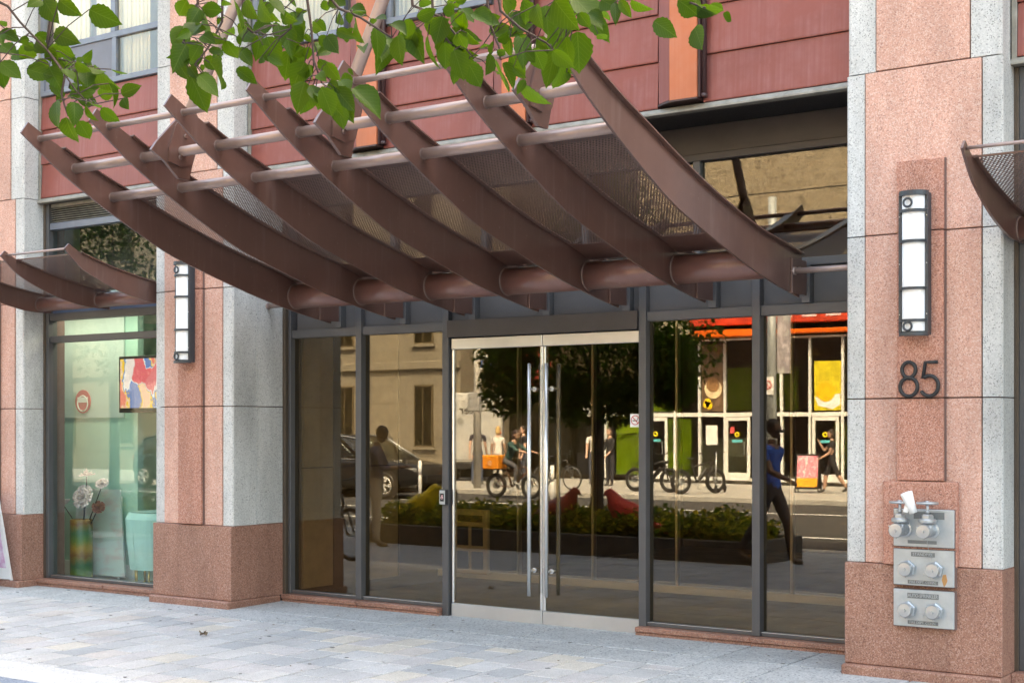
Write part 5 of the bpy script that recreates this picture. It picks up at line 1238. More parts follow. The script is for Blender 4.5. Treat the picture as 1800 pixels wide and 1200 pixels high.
    mats = [plain('skin tone', skin, .5, var=.04), plain('shirt cloth', shirt, .85, var=.1, nscale=12), plain('trouser cloth', trousers, .85, var=.1, nscale=12), plain('shoe leather', shoes, .5)]
    m2.materials.clear()
    for q in mats: m2.materials.append(q)
    segs = [(V[a], V[b], Tg[b] if a else ('t' if Tg[b] in 't' else Tg[b])) for a, b in E]
    idx = {'k': 0, 's': 1, 't': 2, 'o': 3}
    for p in m2.polygons:
        c = p.center; bd_, bt = 9e9, 'k'
        for a, b, tg in segs:
            ab = b - a; L2 = ab.length_squared; q = max(0, min(1, (c - a).dot(ab) / L2)) if L2 else 0
            d = (c - a - ab * q).length
            if d < bd_: bd_, bt = d, tg
        p.material_index = idx[bt]; p.use_smooth = True
    link('body', m2, t)
    # head: skull, jaw, nose, ears, eyes, mouth on the neck
    hc = (hb + Vector((0, .03 + math.sin(hp) * .10, .02 + math.cos(hp) * .115))) * k
    hm = Matrix.Translation(hc) @ Matrix.Rotation(-hp, 4, 'X') @ Matrix.Scale(k, 4)
    m = MB(); m.ball((0, 0, 0), 1, mat=hm @ Matrix.Diagonal((.075, .092, .108, 1))) if False else None
    def hball(mb, c, rx, ry, rz, u=14, v_=10):
        r_ = bmesh.ops.create_uvsphere(mb.b, u_segments=u, v_segments=v_, radius=1)
        for q in r_['verts']: q.co = hm @ Vector((c[0] + q.co.x * rx, c[1] + q.co.y * ry, c[2] + q.co.z * rz))
        for f in {f for q in r_['verts'] for f in q.link_faces}: f.smooth = True
    hball(m, (0, 0, .015), .074, .092, .098); hball(m, (0, .025, -.062), .055, .062, .058)
    hball(m, (0, .095, -.018), .013, .020, .022, 8, 6)
    for s_ in (-1, 1): hball(m, (s_ * .074, -.008, -.012), .012, .02, .03, 8, 6)
    hd = m.build('head', mats[0], t)
    m = MB()
    for s_ in (-1, 1): hball(m, (s_ * .030, .083, .012), .012, .008, .008, 8, 6)
    m.build('eye', M['black'], hd)
    m = MB(); hball(m, (0, .083, -.065), .022, .006, .006, 8, 6); m.build('mouth', plain('lip', (.30, .11, .09), .5), hd)
    if hair:
        m = MB(); hball(m, (0, -.012, .035), .081, .095, .092)
        if hairlen: hball(m, (0, -.055, -.05), .085, .06, .07 + hairlen); hball(m, (0, -.07, -.05 - hairlen * .7), .075, .045, .06)
        for q in m.b.verts:
            pass
        hmn = m.b
        kill = [f for f in hmn.faces if (hm.inverted() @ f.calc_center_median()).y > .045 and (hm.inverted() @ f.calc_center_median()).z < .062]
        bmesh.ops.delete(hmn, geom=kill, context='FACES')
        m.build('hair', plain('hair', hair, .6, var=.2, nscale=40), hd)
    t['_ends'] = ''
    del t['_ends']
    return t, {a: Vector(b) * k for a, b in ends.items()}

def box_on(t, nm, mat, c, s_, rz=0):
    m = MB(); m.obox(Matrix.Translation(c) @ Matrix.Rotation(rz, 4, 'Z'), *s_, .01); return m.build(nm, mat, t)

GZ = lambda y: -SL * (9.1 - y)
# heading: local +y turned by rz; walking to +x is rz = -90
pm, ee = person('person in dark blue jacket and light trousers looking down at a phone', (-13.5, 3.95, GZ(3.95)), R(-120), 1.72, {'la': 25, 'lf': 95, 'ra': 25, 'rf': 95, 'hp': 28, 'll': 3, 'rl': -4, 'rk': -2, 'li': .35, 'ri': .35}, SKIN['b'], (.012, .01, .01), (.03, .045, .10), (.42, .36, .27), (.05, .035, .03), short_sleeve=False)
ph = thing('phone', 'black phone held by the person in light trousers', 'phone', (-13.5, 3.95, GZ(3.95)), R(-120))
box_on(ph, 'phone_body', M['black'], (0, .42, 1.22), (.075, .012, .15))
bl, ee = person('person in bright blue shirt and sunglasses striding past the planter', (-7.55, 3.38, GZ(3.38)), R(-80), 1.80, {'la': 28, 'lf': 70, 'ra': -25, 'rf': 5, 'll': -22, 'lk': -38, 'rl': 24, 'rk': 6}, SKIN['b'], (.02, .018, .017), (.02, .09, .42), (.035, .035, .045), (.05, .04, .035))
sg_ = MB(); sg_.box(-.07, .07, .075, .105, 0, .035, .006)
o = sg_.build('sunglasses', M['black'], [c for c in bl.children if c.name.startswith('head')][0]); o.location = (0, .045, 1.665)
person('person in dark navy T shirt and jeans seen from behind on the far sidewalk', (-25.95, -15.5, -.104), R(160), 1.84, {'la': 12, 'lf': 30, 'ra': -14, 'rf': 0, 'll': 10, 'rl': -12, 'rk': -18}, SKIN['c'], (.10, .06, .03), (.03, .03, .045), (.05, .07, .12), (.2, .2, .2))
person('person with blond hair in white top on the far sidewalk', (-25.4, -15.8, -.104), R(150), 1.74, {'la': 20, 'lf': 60, 'ra': -8, 'rf': 5, 'll': -10, 'rl': 10, 'lk': -14}, SKIN['c'], (.45, .30, .12), (.75, .70, .66), (.45, .42, .38), (.7, .7, .7), hairlen=.04, female=True)
person('person in black clothes on the phone walking past the food shop', (-14.55, -15.6, -.104), R(60), 1.66, {'la': 40, 'lf': 150, 'ra': 20, 'rf': 60, 'll': 22, 'rl': -22, 'rk': -34, 'lk': 6}, SKIN['a'], (.02, .015, .012), (.02, .02, .022), (.02, .02, .022), (.03, .03, .03), hairlen=.05, shorts=True, female=True)
person('person with dark hair sitting group left of the green shop door', (-21.9, -16.6, -.104), R(20), 1.70, {'la': 10, 'lf': 60, 'ra': 12, 'rf': 50}, SKIN['c'], (.03, .02, .015), (.02, .02, .022), (.03, .03, .04), (.05, .05, .05), hairlen=.05, short_sleeve=False, female=True)
person('person in white T shirt standing behind the tree trunk', (-22.95, -17.4, -.104), R(-30), 1.74, {'la': 5, 'lf': 40}, SKIN['c'], (.06, .04, .03), (.75, .75, .74), (.06, .07, .1), (.1, .1, .1))
person('person in dark top standing on the far sidewalk beside the door', (-24.6, -16.0, -.104), R(40), 1.76, {'la': 5, 'lf': 10}, SKIN['c'], (.03, .02, .015), (.02, .02, .025), (.06, .07, .1), (.1, .1, .1))

# ---- bicycles
def bike(label, loc, rz, R_=.34, tw=.022, fcol=(.05, .05, .055), electric=False, group=None, basket=None, nm='bicycle'):
    t = thing(nm, label, 'bicycle' if not electric else 'electric bicycle', loc, rz, group)
    fm = plain('bicycle frame paint', fcol, .35, .2); ty = plain('tyre rubber', (.018, .018, .018), .8)
    wb = .56
    for sx in (-wb, wb):
        m = MB(); m.ring((sx, 0, R_), R_ - tw, tw, 'y', 36, 8); wq = m.build('wheel', ty, t)
        m = MB(); m.ring((sx, 0, R_), R_ - 2 * tw - .008, .008, 'y', 30, 6)
        for k_ in range(14):
            a = 2 * math.pi * k_ / 14; m.tube([(sx, .02 * (-1) ** k_, R_), (sx + (R_ - 2 * tw - .01) * math.cos(a), 0, R_ + (R_ - 2 * tw - .01) * math.sin(a))], .0022, 4)
        m.tube([(sx, -.05, R_), (sx, .05, R_)], .03 if not electric or sx > 0 else .09, 12); m.build('rim', M['chrome'], wq)
    hb_, bbk, st, hd = (-wb, 0, R_), (-.06, 0, .30), (-.20, 0, .78), (.37, 0, .84)
    hd2 = (.41, 0, .70)
    m = MB(); r_ = .018 if not electric else .028
    for a, b in ((bbk, st), (bbk, hd2), ((-.18, 0, .70), hd), (hd, hd2)): m.tube([a, b], r_, 8)
    for y in (-.06, .06): m.tube([hb_[:1] + (y,) + hb_[2:], (-.06, y * .5, .30)], .011, 6); m.tube([hb_[:1] + (y,) + hb_[2:], (-.19, y * .4, .70)], .009, 6); m.tube([(.41, y * .6, .70), (wb, y, R_)], .014 if not electric else .02, 6)
    m.build('frame', fm, t)
    m = MB(); m.tube([hd, (.34, 0, 1.0)], .014, 8); m.tube([(.30, -.30, 1.06), (.36, -.12, 1.02), (.36, .12, 1.02), (.30, .30, 1.06)], .012, 8)
    for y in (-.30, .30): m.tube([(.30, y * .75, 1.05), (.28, y * 1.1, 1.06)], .017, 8)
    m.build('handlebar', M['black'], t)
    m = MB(); m.tube([st, (-.22, 0, .90)], .013, 8); m.ball((-.24, 0, .93), .13, .07, .035); m.build('saddle', M['black'], t)
    m = MB(); m.ring((-.06, .03, .30), .09, .008, 'y', 22, 5); m.tube([(-.06, .05, .30), (-.06, .09, .14)], .01, 6); m.tube([(-.06, -.05, .30), (-.06, -.09, .46)], .01, 6)
    m.box(-.11, -.01, .08, .16, .125, .145); m.box(-.11, -.01, -.16, -.08, .45, .47); m.build('crankset', M['chrome'], t)
    if electric:
        m = MB(); m.obox(Matrix.Translation((.14, 0, .52)) @ Matrix.Rotation(R(-50), 4, 'Y'), .38, .08, .09, .015); m.build('battery', M['black'], t)
        m = MB(); m.tube([(.42, 0, .80), (.50, 0, .82)], .04, 10); m.build('headlight', M['black'], t)
        m = MB(); m.box(-.62, -.22, -.09, .09, .74, .76); m.tube([(-.58, .08, .74), (-.56, .08, .36)], .008, 6); m.tube([(-.58, -.08, .74), (-.56, -.08, .36)], .008, 6); m.build('rack', M['black'], t)
    return t
bike('dark bicycle leaning near the left pillar, one wheel in the glass', (-12.55, 6.1, GZ(6.1)), R(12))
bike('road bicycle parked on the far sidewalk beside the dark wall', (-21.75, -13.5, -.104), R(8), .345, .017)
bike('black fat tyre electric bicycle parked before the green door', (-18.95, -13.9, -.104), R(6), .33, .05, (.03, .03, .03), True, 'parked electric bicycles')
bike('black fat tyre electric bicycle parked with its front wheel turned outward', (-17.5, -13.75, -.104), R(-65), .33, .05, (.03, .03, .03), True, 'parked electric bicycles')
ry = -11.2; rxx = -21.6
bike('delivery electric bicycle ridden along the far lane', (rxx, ry, -.235), R(0), .33, .05, (.10, .04, .02), True, None, None, 'delivery_bicycle')
person('person in dark green jacket riding the delivery bicycle', (rxx - .2, ry, -.235), R(-90), 1.74, {'la': 55, 'lf': 78, 'ra': 55, 'rf': 78, 'll': 72, 'lk': -8, 'rl': 50, 'rk': -15, 'lw': 8, 'rw': 8, 'hp': 5}, SKIN['a'], (.04, .02, .02), (.035, .085, .08), (.07, .07, .08), (.3, .3, .3), short_sleeve=False, seat_z=1.0, lean=22, hairlen=.06)
bo = thing('delivery_box', 'bright orange delivery bag on the rear rack of the bicycle', 'delivery bag', (rxx - .62, ry, .53))
m = MB(); m.box(-.26, .26, -.22, .22, 0, .36, .02); m.build('bag', plain('orange nylon', (.75, .25, .02), .6), bo)
m = MB(); m.box(-.265, .265, -.225, .225, .30, .37, .015); m.build('lid', plain('orange lid', (.80, .30, .03), .6), bo)
m = MB(); m.ring((0, .226, .16), .05, .008, 'y', 16, 5); m.build('print', M['white'], bo)
sc = thing('kick_scooter', 'silver kick scooter standing beside the parked bicycles', 'scooter', (-17.2, -14.4, -.104), R(80))
m = MB(); m.box(-.45, .30, -.07, .07, .10, .13, .01); m.build('deck', M['black'], sc)
m = MB(); m.tube([(.32, 0, .12), (.42, 0, .30), (.36, 0, 1.1)], .02, 8); m.build('stem', M['chrome'], sc)
m = MB(); m.tube([(.36, -.24, 1.1), (.36, .24, 1.1)], .015, 8); m.build('handlebar', M['black'], sc)
for xx in (-.45, .40):
    m = MB(); m.ring((xx, 0, .11), .085, .025, 'y', 22, 8); m.build('wheel', M['blackplastic'], sc)
af = thing('sidewalk_sign', 'folding sign with a pink and orange poster outside the food shop', 'sidewalk sign', (-15.35, -15.9, -.104), R(170))
for s_ in (-1, 1):
    m = MB(); m.box(-.33, .33, -.012, .012, .10, 1.05, .006)
    for xx in (-.31, .31): m.box(xx - .015, xx + .015, -.012, .012, 0, .10)
    o = m.build('sign_board', M['black'], af); o.rotation_euler = (R(10) * s_, 0, 0); o.location = (0, .19 * s_, 0)
    s = NT('poster print'); z = s.n('ShaderNodeSeparateXYZ', Vector=s.n('ShaderNodeTexCoord').outputs['Object'])
    nz = s.noise(s.obj((5, 1, 5)), 1.6, 4)
    pk = s.ramp(nz, [(.40, (.85, .72, .74)), (.50, (.75, .12, .22)), (.6, (.8, .45, .5))])
    s.bsdf(s.mix(s.ramp(z.outputs[2], [(.38, 1.0), (.42, 0.0)]), pk, (.85, .38, .03)), .5)
    bx('poster', s.m, o, -.28, .28, .0125 * s_ - .002, .0125 * s_ + .002, .16, 1.0)

# ---- vehicles
def car(label, loc, rz, paint, suv=True, group=None):
    t = thing('car', label, 'car', loc, rz, group)
    Lr, Lf, Wd = -2.15, 2.45, .93
    bm_ = bmesh.new()
    # cross sections along x: (x, bottom, sill, belt, half width)
    st = [(-2.12, .55, .75, .98, .72), (-2.02, .36, .70, 1.04, .84), (-1.6, .30, .66, 1.06, .92), (-.8, .26, .62, 1.05, .935), (.3, .26, .62, 1.02, .935), (1.05, .28, .62, 1.0, .93), (1.7, .30, .66, .95, .915), (2.2, .34, .68, .88, .86), (2.40, .40, .66, .80, .74), (2.47, .50, .64, .72, .62)]
    ringv = []
    for (x, b0, s0, bl, hw) in st:
        pts = [(0, b0), (hw * .9, b0), (hw, b0 + .12), (hw * 1.0, s0), (hw * .985, bl - .10), (hw * .93, bl), (hw * .5, bl + .035), (0, bl + .045)]
        ringv.append([bm_.verts.new((x, y, z)) for (y, z) in pts] + [bm_.verts.new((x, -y, z)) for (y, z) in pts[-2:0:-1]])
    n = len(ringv[0])
    for a, b in zip(ringv, ringv[1:]):
        for i in range(n): bm_.faces.new((a[i], a[(i + 1) % n], b[(i + 1) % n], b[i]))
    bm_.faces.new(ringv[0]); bm_.faces.new(ringv[-1][::-1])
    mb = MB(); mb.b.free(); mb.b = bm_; body = mb.build('body', paint, t, True)
    # greenhouse
    g = MB(); lo = [(-2.0, 1.03, .80), (-1.7, 1.04, .86), (.75, 1.02, .86), (1.25, 1.0, .80)]; hi = [(-1.75, 1.52, .60), (-1.2, 1.62, .66), (-.2, 1.64, .67), (.35, 1.56, .62)]
    L_ = [g.b.verts.new((x, y * s_, z)) for s_ in (1, -1) for (x, z, y) in lo]; H_ = [g.b.verts.new((x, y * s_, z)) for s_ in (1, -1) for (x, z, y) in hi]
    for o_ in (0, 4):
        for i in range(3): g.b.faces.new((L_[o_ + i], L_[o_ + i + 1], H_[o_ + i + 1], H_[o_ + i]))
    g.b.faces.new((L_[0], H_[0], H_[4], L_[4])); g.b.faces.new((L_[3], L_[7], H_[7], H_[3]))
    g.build('window_glass', M['carglass'], t)
    m = MB()
    rv = [[m.b.verts.new((x, y * f, z + dz)) for f, dz in ((1.02, .0), (.7, .05), (0, .065), (-.7, .05), (-1.02, .0))] for (x, z, y) in hi]
    for a, b in zip(rv, rv[1:]):
        for i in range(4): m.b.faces.new((a[i], a[i + 1], b[i + 1], b[i]))
    r_ = m.build('roof', paint, t, True); sd_ = r_.modifiers.new('t', 'SOLIDIFY'); sd_.thickness = .05
    for s_ in (1, -1):
        m = MB(); m.tube([(-2.0, .81 * s_, 1.05), (-1.74, .61 * s_, 1.54), (-1.2, .675 * s_, 1.635), (-.2, .685 * s_, 1.655), (.36, .635 * s_, 1.575), (1.27, .815 * s_, 1.02)], .022, 6)
        m.tube([(-1.95, .845 * s_, 1.05), (.9, .87 * s_, 1.03), (1.25, .82 * s_, 1.01)], .014, 6); m.build('chrome_trim', M['chrome'], t)
        for xx in (-.35, .55 - .95 * 0): 
            m = MB(); m.tube([(xx, .865 * s_, 1.03), (xx - .12, .675 * s_, 1.63)], .028, 6); m.build('pillar', M['black'], t)
        m = MB(); m.ball((.85, 1.0 * s_, 1.08), .08, .10, .07); m.build('mirror', paint, t)
        m = MB(); m.obox(Matrix.Translation((2.22, .66 * s_, .78)) @ Matrix.Rotation(R(-22) * s_, 4, 'Z'), .22, .28, .09, .02); m.build('headlight', M['chrome'], t)
        m = MB(); m.obox(Matrix.Translation((-2.06, .70 * s_, .92)), .10, .26, .12, .02); m.build('tail_light', plain('red lens', (.4, .02, .02), .3), t)
        for xx in (-1.42, 1.50):
            m = MB(); m.lathe([(0, 0), (.44, 0), (.44, .006), (0, .006)], 30, Matrix.Translation((xx, .936 * s_, .37)) @ Matrix.Rotation(R(-90) * s_, 4, 'X')); m.build('wheel_arch', M['blackplastic'], t)
            m = MB(); m.ring((xx, .90 * s_, .36), .29, .065, 'y', 30, 10); wq = m.build('wheel', M['blackplastic'], t)
            m = MB(); mt = Matrix.Translation((xx, .945 * s_, .36)) @ Matrix.Rotation(R(-90) * s_, 4, 'X')
            m.lathe([(.20, -.05), (.235, 0), (.215, .015), (.19, -.03)], 28, mt); m.lathe([(0, .0), (.05, .0), (.05, .02), (0, .025)], 14, mt)
            for k_ in range(5):
                a = 2 * math.pi * k_ / 5
                for da in (-.16, .16): m.tube([mt @ Vector((.04 * math.cos(a), .04 * math.sin(a), .005)), mt @ Vector((.215 * math.cos(a + da), .215 * math.sin(a + da), .0))], .016, 6)
            m.build('rim', plain('alloy', (.62, .62, .62), .35, .2), wq)
    m = MB(); m.box(2.40, 2.485, -.45, .45, .42, .66, .03); m.build('grille', M['black'], t)
    return t
blk = plain('black car paint', (.012, .013, .015), .12, .0, .6, var=.05)
car('black sport utility car passing in the far lane', (-25.55, -9.6, -.235), R(0), blk).scale = (1.05, 1.0, 1.0)
car('second dark car parked along the far kerb', (-21.2 - 12, -11.6, -.235), R(0), plain('dark grey car paint', (.03, .032, .036), .15, .1, .6), group=None)
car('third dark car ahead of the black one', (-28.2, -11.7, -.235), R(0), plain('charcoal car paint', (.02, .022, .026), .15, .1, .6))
tk = thing('delivery_truck', 'white box truck seen from behind beside the tan building', 'truck', (-27.35, -17.3, -.104), R(-34))
m = MB(); m.box(-.85, .85, -3.4, 0, .6, 2.85, .04); m.build('box_body', plain('truck white', (.46, .46, .45), .5), tk)
m = MB(); m.box(-.70, .70, .001, .03, .7, 2.65, .01); m.build('rear_door', plain('truck door white', (.40, .40, .39), .5), tk)
m = MB(); m.box(-.8, .8, -5.1, -3.5, .5, 2.2, .2); m.build('cab', M['white'], tk); m = MB(); m.box(-.85, .85, -.1, .1, .40, .59, .02); m.build('bumper', M['black'], tk)
for xx in (-.78, .78):
    for k_ in range(3):
        m = MB(); m.tube([(xx, .0, 1.25 + .16 * k_), (xx, .03, 1.25 + .16 * k_)], .05, 12); m.build('tail_light', plain('truck lens', (.45, .05, .03), .3), tk)
    for yy in (-.9, -4.3):
        m = MB(); m.ring((xx * .9, yy, .40), .28, .11, 'x', 26, 8); m.build('wheel', M['blackplastic'], tk)
m = MB(); m.obox(Matrix.Translation((-.50, .035, 1.95)) @ Matrix.Rotation(R(45), 4, 'Y'), .2, .01, .2); m.build('diamond_placard', plain('placard', (.25, .25, .24), .5), tk)
lettering('ter', .40, .006, M['black'], tk, (-.30, .04, 2.3), (R(90), 0, R(180)))
for (x, y) in ((-22.25, -8.0), (-17.0, -6.05)):
    m = MB(); m.tube([(0, 0, 0), (0, 0, 1.05)], .045, 10); m.tube([(0, 0, .7), (0, 0, .95)], .047, 10); fp = m.build('lane_post', M['white']); fp.location = (x, y, -.235)
    tag(fp, ('white flexible lane post in front of the black sport utility car' if x < -20 else 'white flexible lane post standing nearer the parked electric bicycles'), 'lane post', 'white lane posts on the road')

# ---- poles and signs
pole = thing('street_pole', 'grey metal street pole with banner and no parking sign', 'street pole', (-15.15, -13.2, -.104))
m = MB(); m.tube([(0, 0, 0), (0, 0, 7.5)], [.135, .11], 14); m.tube([(0, 0, 0), (0, 0, .25)], .15, 12); m.build('pole', M['galv'], pole)
m = MB(); m.box(.15, .50, -.01, .01, 3.1, 4.7); m.tube([(0, 0, 4.7), (.54, 0, 4.7)], .014, 6); m.tube([(0, 0, 3.1), (.54, 0, 3.1)], .014, 6)
s = NT('banner print'); s.bsdf(s.ramp(s.noise(s.obj((4, 1, 2)), 1.5, 4), [(.35, (.5, .5, .5)), (.5, (.25, .22, .25)), (.65, (.6, .55, .58))]), .7); m.build('banner', s.m, pole)
m = MB(); m.box(-.20, .13, .15, .165, 2.55, 3.0, .004); o = m.build('no_parking_sign', M['white'], pole)
m = MB(); m.ring((-.03, .17, 2.8), .10, .014, 'y', 20, 5); m.obox(Matrix.Translation((-.03, .172, 2.8)) @ Matrix.Rotation(R(45), 4, 'Y'), .19, .006, .02); m.build('red_ring', plain('sign red', (.55, .05, .05), .5), o)
ss = thing('street_sign', 'tall pole carrying a blue and white Bloor street name sign', 'street sign', (-24.35, -13.3, -.104))
m = MB(); m.tube([(0, 0, 0), (0, 0, 6.5)], .11, 12); m.build('pole', plain('concrete pole', (.42, .40, .37), .8), ss)
m = MB(); m.box(.16, .98, .08, .10, 3.45, 3.65, .006); o = m.build('blue_plate', plain('sign blue', (.03, .12, .42), .4), ss)
m = MB(); m.box(.16, .98, .08, .10, 3.66, 3.80, .02); m.box(.16, .98, .08, .10, 3.40, 3.445, .004); m.build('white_plate', M['white'], ss)
lettering('Bloor St E', .17, .003, M['white'], o, (.57, .104, 3.55), (R(90), 0, R(180)))
m = MB(); m.box(-.28, .12, -.12, .12, 2.2, 2.75, .03); m.build('signal_box', plain('signal grey', (.3, .3, .3), .6), ss)

# ---- buildings across the street
stone = granite('tan limestone', [(.205, .18, .135), (.185, .16, .12), (.225, .195, .15), (.155, .13, .095)], scale=18, stain=.15)
tb = thing('building', 'tan stone office building with tall dark windows across the street', 'building', (-40, -20, 0))
m = MB(); m.box(-22, 10.0, -14, 0, -.3, 16); m.build('wall', stone, tb)
m = MB()
for k_ in range(13): m.box(-22, 10.0, .0, .004, .62 + k_ * .62, .635 + k_ * .62)
m.build('wall_joint', plain('stone joint dark', (.12, .10, .07), .9), tb)
m = MB(); m.box(-22, 10.02, -.02, .16, 3.70, 3.98, .02); m.box(-22, 10.02, -.02, .09, 7.4, 7.7, .02); m.box(-22, 10.01, -.02, .05, -.1, .55, .01); m.build('stone_band', stone, tb)
wf = plain('bronze window frame', (.10, .075, .04), .5)
for i in range(7):
    for (z0, z1) in ((.95, 3.15), (4.6, 6.9), (8.3, 10.6)):
        xw_ = 8.35 - 3.72 * i
        wn = bx('window', wf, tb, xw_ - .42, xw_ + .42, .002, .06, z0, z1)
        bx('pane', M['farglass'], wn, xw_ - .37, xw_ - .02, .062, .07, z0 + .06, z1 - .06); bx('pane', M['farglass'], wn, xw_ + .02, xw_ + .37, .062, .07, z0 + .06, z1 - .06)
        bx('sill', stone, wn, xw_ - .5, xw_ + .5, .0, .12, z0 - .1, z0 - .005)
rb_ = thing('building', 'dark red building far behind the white truck', 'building', (-38, -42, 0))
m = MB(); m.box(-14, 22, -10, 0, -.3, 14); m.build('wall', plain('dark red brick', (.28, .045, .03), .8), rb_)
for i in range(6): bx('window', M['black'], rb_, -12 + i * 3, -10.6 + i * 3, .0, .05, 2, 5)
dk = thing('building', 'dark glass lobby building with a red fascia beside the stone building', 'building', (-26, -23, 0))
m = MB(); m.box(-6.5, 3.05, -12, 0, -.3, 15); m.build('wall', plain('dark bronze cladding', (.045, .033, .02), .4), dk)
for i in range(8): bx('pane', M['farglass'], dk, -6.3 + 1.15 * i, -5.2 + 1.15 * i, .01, .05, .1, 3.4)
bx('red_fascia', plain('dark red fascia', (.26, .03, .02), .5), dk, -6.0, -2.2, .01, .25, 2.95, 5.2, .02)
bx('canopy_band', plain('pale band', (.35, .35, .36), .5), dk, -.6, 3.0, .01, .4, 2.0, 2.5); bx('planter_rail', M['black'], dk, -.6, 3.0, .6, .8, 0, .75)
fsn = thing('food_shop', 'food shop with white glazing bars, lime doors and red signs', 'shop building', (-18.5, -20, 0))
agg = granite('tan pebble concrete', [(.27, .225, .16), (.21, .175, .125), (.33, .28, .21), (.13, .105, .08)], scale=16, stain=.2, vert=False)
m = MB(); m.box(-4.4, 26, -16, 0, 5.35, 18); m.box(-4.4, 26, -16, -9, -.3, 5.35); m.box(24, 26, -9, 0, -.3, 5.35); m.build('wall', agg, fsn)
for z in (7.0, 8.7, 10.4, 12.1): bx('wall_joint', M['black'], fsn, -4.4, 26, -.01, .004, z, z + .03)
al = plain('white aluminium', (.72, .73, .72), .4)
xv = [-4.2, -3.05, -2.2, -1.33, -.32, .56, 1.45, 2.48, 3.5, 4.5, 5.6, 6.7]
m = MB()
for x in xv: m.box(x - .035, x + .035, -.06, .06, 0, 4.3)
m.box(-4.4, 7.0, -.055, .055, 1.97, 2.09); m.box(-4.4, 7.0, -.055, .055, 0, .10); m.box(-4.4, 7.0, -.05, .05, 4.3, 4.36); m.build('glazing_bars', al, fsn)
for a, b in zip(xv, xv[1:]):
    bx('pane', M['farglass'], fsn, a + .035, b - .035, -.01, .005, .1, 1.97); bx('pane', M['farglass'], fsn, a + .035, b - .035, -.01, .005, 2.09, 4.3)
lime = plain('lime green', (.42, .62, .02), .5)
dm = plain('shop interior dark', (.035, .03, .025), .7)
bx('interior_wall', dm, fsn, -4.3, 23.9, -6.2, -6.0, 0, 5.3); bx('interior_floor', plain('interior floor', (.3, .28, .25), .4), fsn, -4.3, 23.9, -6.0, -.1, -.1, .02)
bx('lime_wall', lime, fsn, -4.1, -3.1, -.5, -.4, 2.15, 2.9); bx('lime_wall', lime, fsn, -4.1, -3.2, -1.4, -1.3, .1, 1.9); bx('lime_wall', lime, fsn, 1.6, 2.4, -2.6, -2.5, 2.3, 4.0)
bx('glazing_bars', al, fsn, -5.62, -5.55, -.06, .06, 0, 2.1); bx('glazing_bars', al, fsn, -5.55, -4.235, -.055, .055, 2.0, 2.1); bx('pane', M['farglass'], fsn, -5.55, -4.24, -.01, .005, .1, 2.0); bx('lime_wall', lime, fsn, -5.5, -4.4, -.6, -.5, .1, 1.95)
bx('lime_wall', lime, fsn, -2.9, -.4, -3.4, -3.3, 2.2, 3.6); bx('lime_wall', lime, fsn, .6, 2.4, -4.0, -3.9, .3, 1.8)
bx('counter', plain('counter', (.4, .38, .33), .5), fsn, -2.8, -1.2, -1.6, -1.0, .02, 1.3)
for xd in (-4.13, -1.28, 1.55):
    dd = MB(); dd.box(xd, xd + .09, .06, .10, .02, 1.95); dd.box(xd + .75, xd + .84, .06, .10, .02, 1.95); dd.box(xd, xd + .84, .061, .099, 1.84, 1.95); dd.box(xd, xd + .84, .061, .099, .02, .25)
    o = dd.build('shop_door', al, fsn)
    m = MB(); m.ring((xd + .42, .105, 1.42), .06, .03, 'y', 16, 6); m.build('door_badge', plain('badge yellow', (.75, .6, .02), .5), o)
    bx('door_strip', plain('badge cyan', (.1, .5, .55), .5), o, xd + .25, xd + .6, .101, .108, 1.18, 1.26)
    bx('door_handle', M['chrome'], o, xd + .66, xd + .69, .11, .14, .8, 1.2)
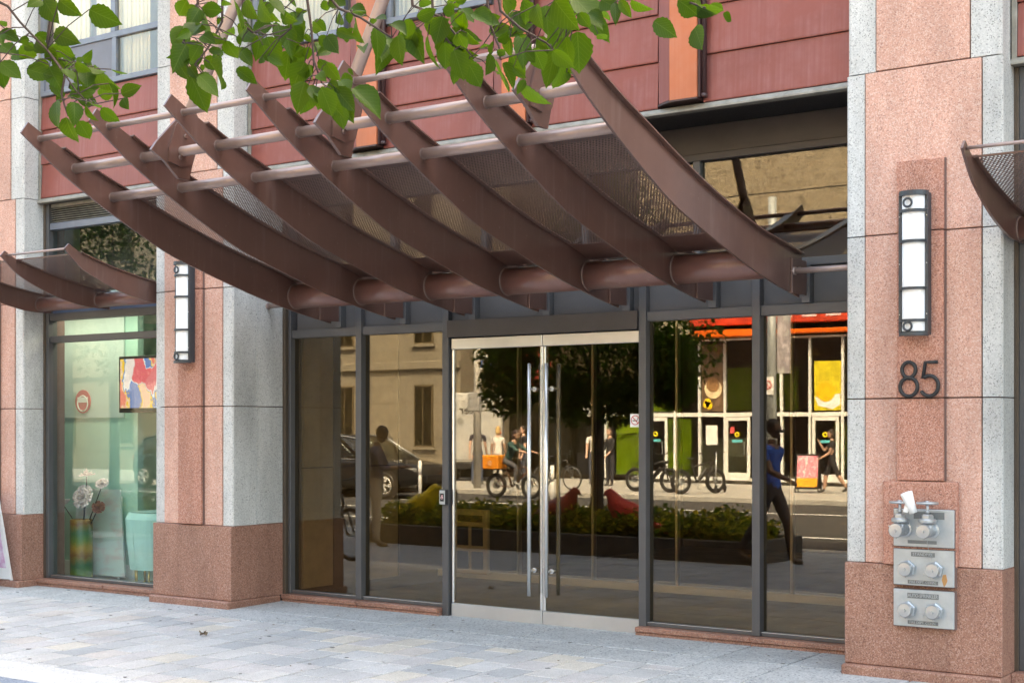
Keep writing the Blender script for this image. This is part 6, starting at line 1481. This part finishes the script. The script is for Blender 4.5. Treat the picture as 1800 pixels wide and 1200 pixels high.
# posters in the upper panes: a wrap on a plate and a bowl
def poster(x0, x1, z0, z1, bgc, kind):
    p = bx('food_poster', plain('poster ground', bgc, .5, var=.35, nscale=5), fsn, x0, x1, .012, .02, z0, z1)
    w_, h_ = x1 - x0, z1 - z0; cx_ = (x0 + x1) / 2
    if kind == 'wrap':
        mt = Matrix.Translation((cx_ + .02, .024, z0 + h_ * .33)) @ Matrix.Rotation(R(20), 4, 'Y') @ Matrix.Rotation(R(-90), 4, 'X')
        m = MB(); m.lathe([(0, 0), (w_ * .40, 0), (w_ * .40, .006), (0, .006)], 20, mt); m.build('print', plain('wrap', (.75, .62, .40), .5), p)
        m = MB(); m.lathe([(0, .007), (w_ * .30, .007), (w_ * .30, .012), (0, .012)], 18, Matrix.Translation((0, 0, h_ * .06)) @ mt); m.build('print', plain('filling', (.30, .16, .07), .6, var=.5, nscale=25), p)
        m = MB()
        for (dx, dz) in ((-.3, .10), (-.22, .14), (-.15, .08)): m.lathe([(0, .013), (w_ * .15, .013), (w_ * .15, .017), (0, .017)], 14, Matrix.Translation((cx_ + dx * w_, .024, z0 + dz * h_)) @ Matrix.Rotation(R(-90), 4, 'X'))
        m.build('print', plain('lemon', (.9, .62, .03), .5), p)
    else:
        m = MB(); m.prism([(cx_ - w_ * .48, z0 + h_ * .27), (cx_ - w_ * .35, z0 + h_ * .1), (cx_ + w_ * .2, z0 + h_ * .02), (cx_ + w_ * .48, z0 + h_ * .12), (cx_ + w_ * .48, z0 + h_ * .34)], 'y', .022, .027); m.build('print', M['white'], p)
        m = MB(); m.lathe([(0, .005), (w_ * .36, .005), (w_ * .33, .011), (0, .011)], 20, Matrix.Translation((cx_ - w_ * .06, .022, z0 + h_ * .38)) @ Matrix.Rotation(R(-90), 4, 'X')); m.build('print', plain('egg yellow', (.90, .50, .02), .5), p)
poster(-2.12, -1.38, 2.14, 4.2, (.16, .10, .06), 'wrap'); poster(1.58, 2.42, 2.14, 3.6, (.62, .52, .03), 'bowl')
bx('notice', M['white'], fsn, -2.0, -1.6, .012, .02, 1.1, 1.7); bx('red_sticker', plain('sticker red', (.7, .1, .1), .5), fsn, -1.1, -.95, .105, .11, 1.45, 1.65)
redm = plain('sign red paint', (.50, .05, .025), .4, var=.3, nscale=2); org = plain('sign orange paint', (.72, .12, .01), .4)
fa_ = bx('sign_fascia', redm, fsn, -2.4, 7.0, .0, .35, 4.75, 5.34, .02); bx('orange_band', org, fsn, -2.4, 7.0, .05, .40, 4.42, 4.55, .02)
m = MB(); m.prism([(1.15 * math.cos(2 * math.pi * k_ / 28) * 1.0 - 1.0, .55 + .45 * math.sin(2 * math.pi * k_ / 28)) for k_ in range(28)], 'z', 4.38, 4.58); m.build('round_canopy', org, fsn)
m = MB()
for i in range(6): m.box(.6 + i * .75, 1.05 + i * .75, .352, .36, 4.9, 5.18)
m.build('sign_lettering', plain('pink print', (.85, .55, .55), .5), fsn)
bx('grey_fascia', plain('grey fascia', (.22, .2, .15), .6), fsn, -4.4, -2.41, .0, .12, 4.36, 5.3)
for xx in (1.25, 2.15):
    m = MB(); m.lathe([(0.02, .2), (.05, .18), (.20, 0), (.18, 0), (.04, .16), (0.02, .18)], 16, Matrix.Translation((xx, -.8, 3.85))); l_ = m.build('pendant_shade', plain('brass shade', (.5, .4, .1), .4, .4), fsn)
    m = MB(); m.ball((xx, -.8, 3.95), .055); m.build('lamp_bulb', mat_emit('warm bulb', (1.0, .72, .35), 9.0), l_)
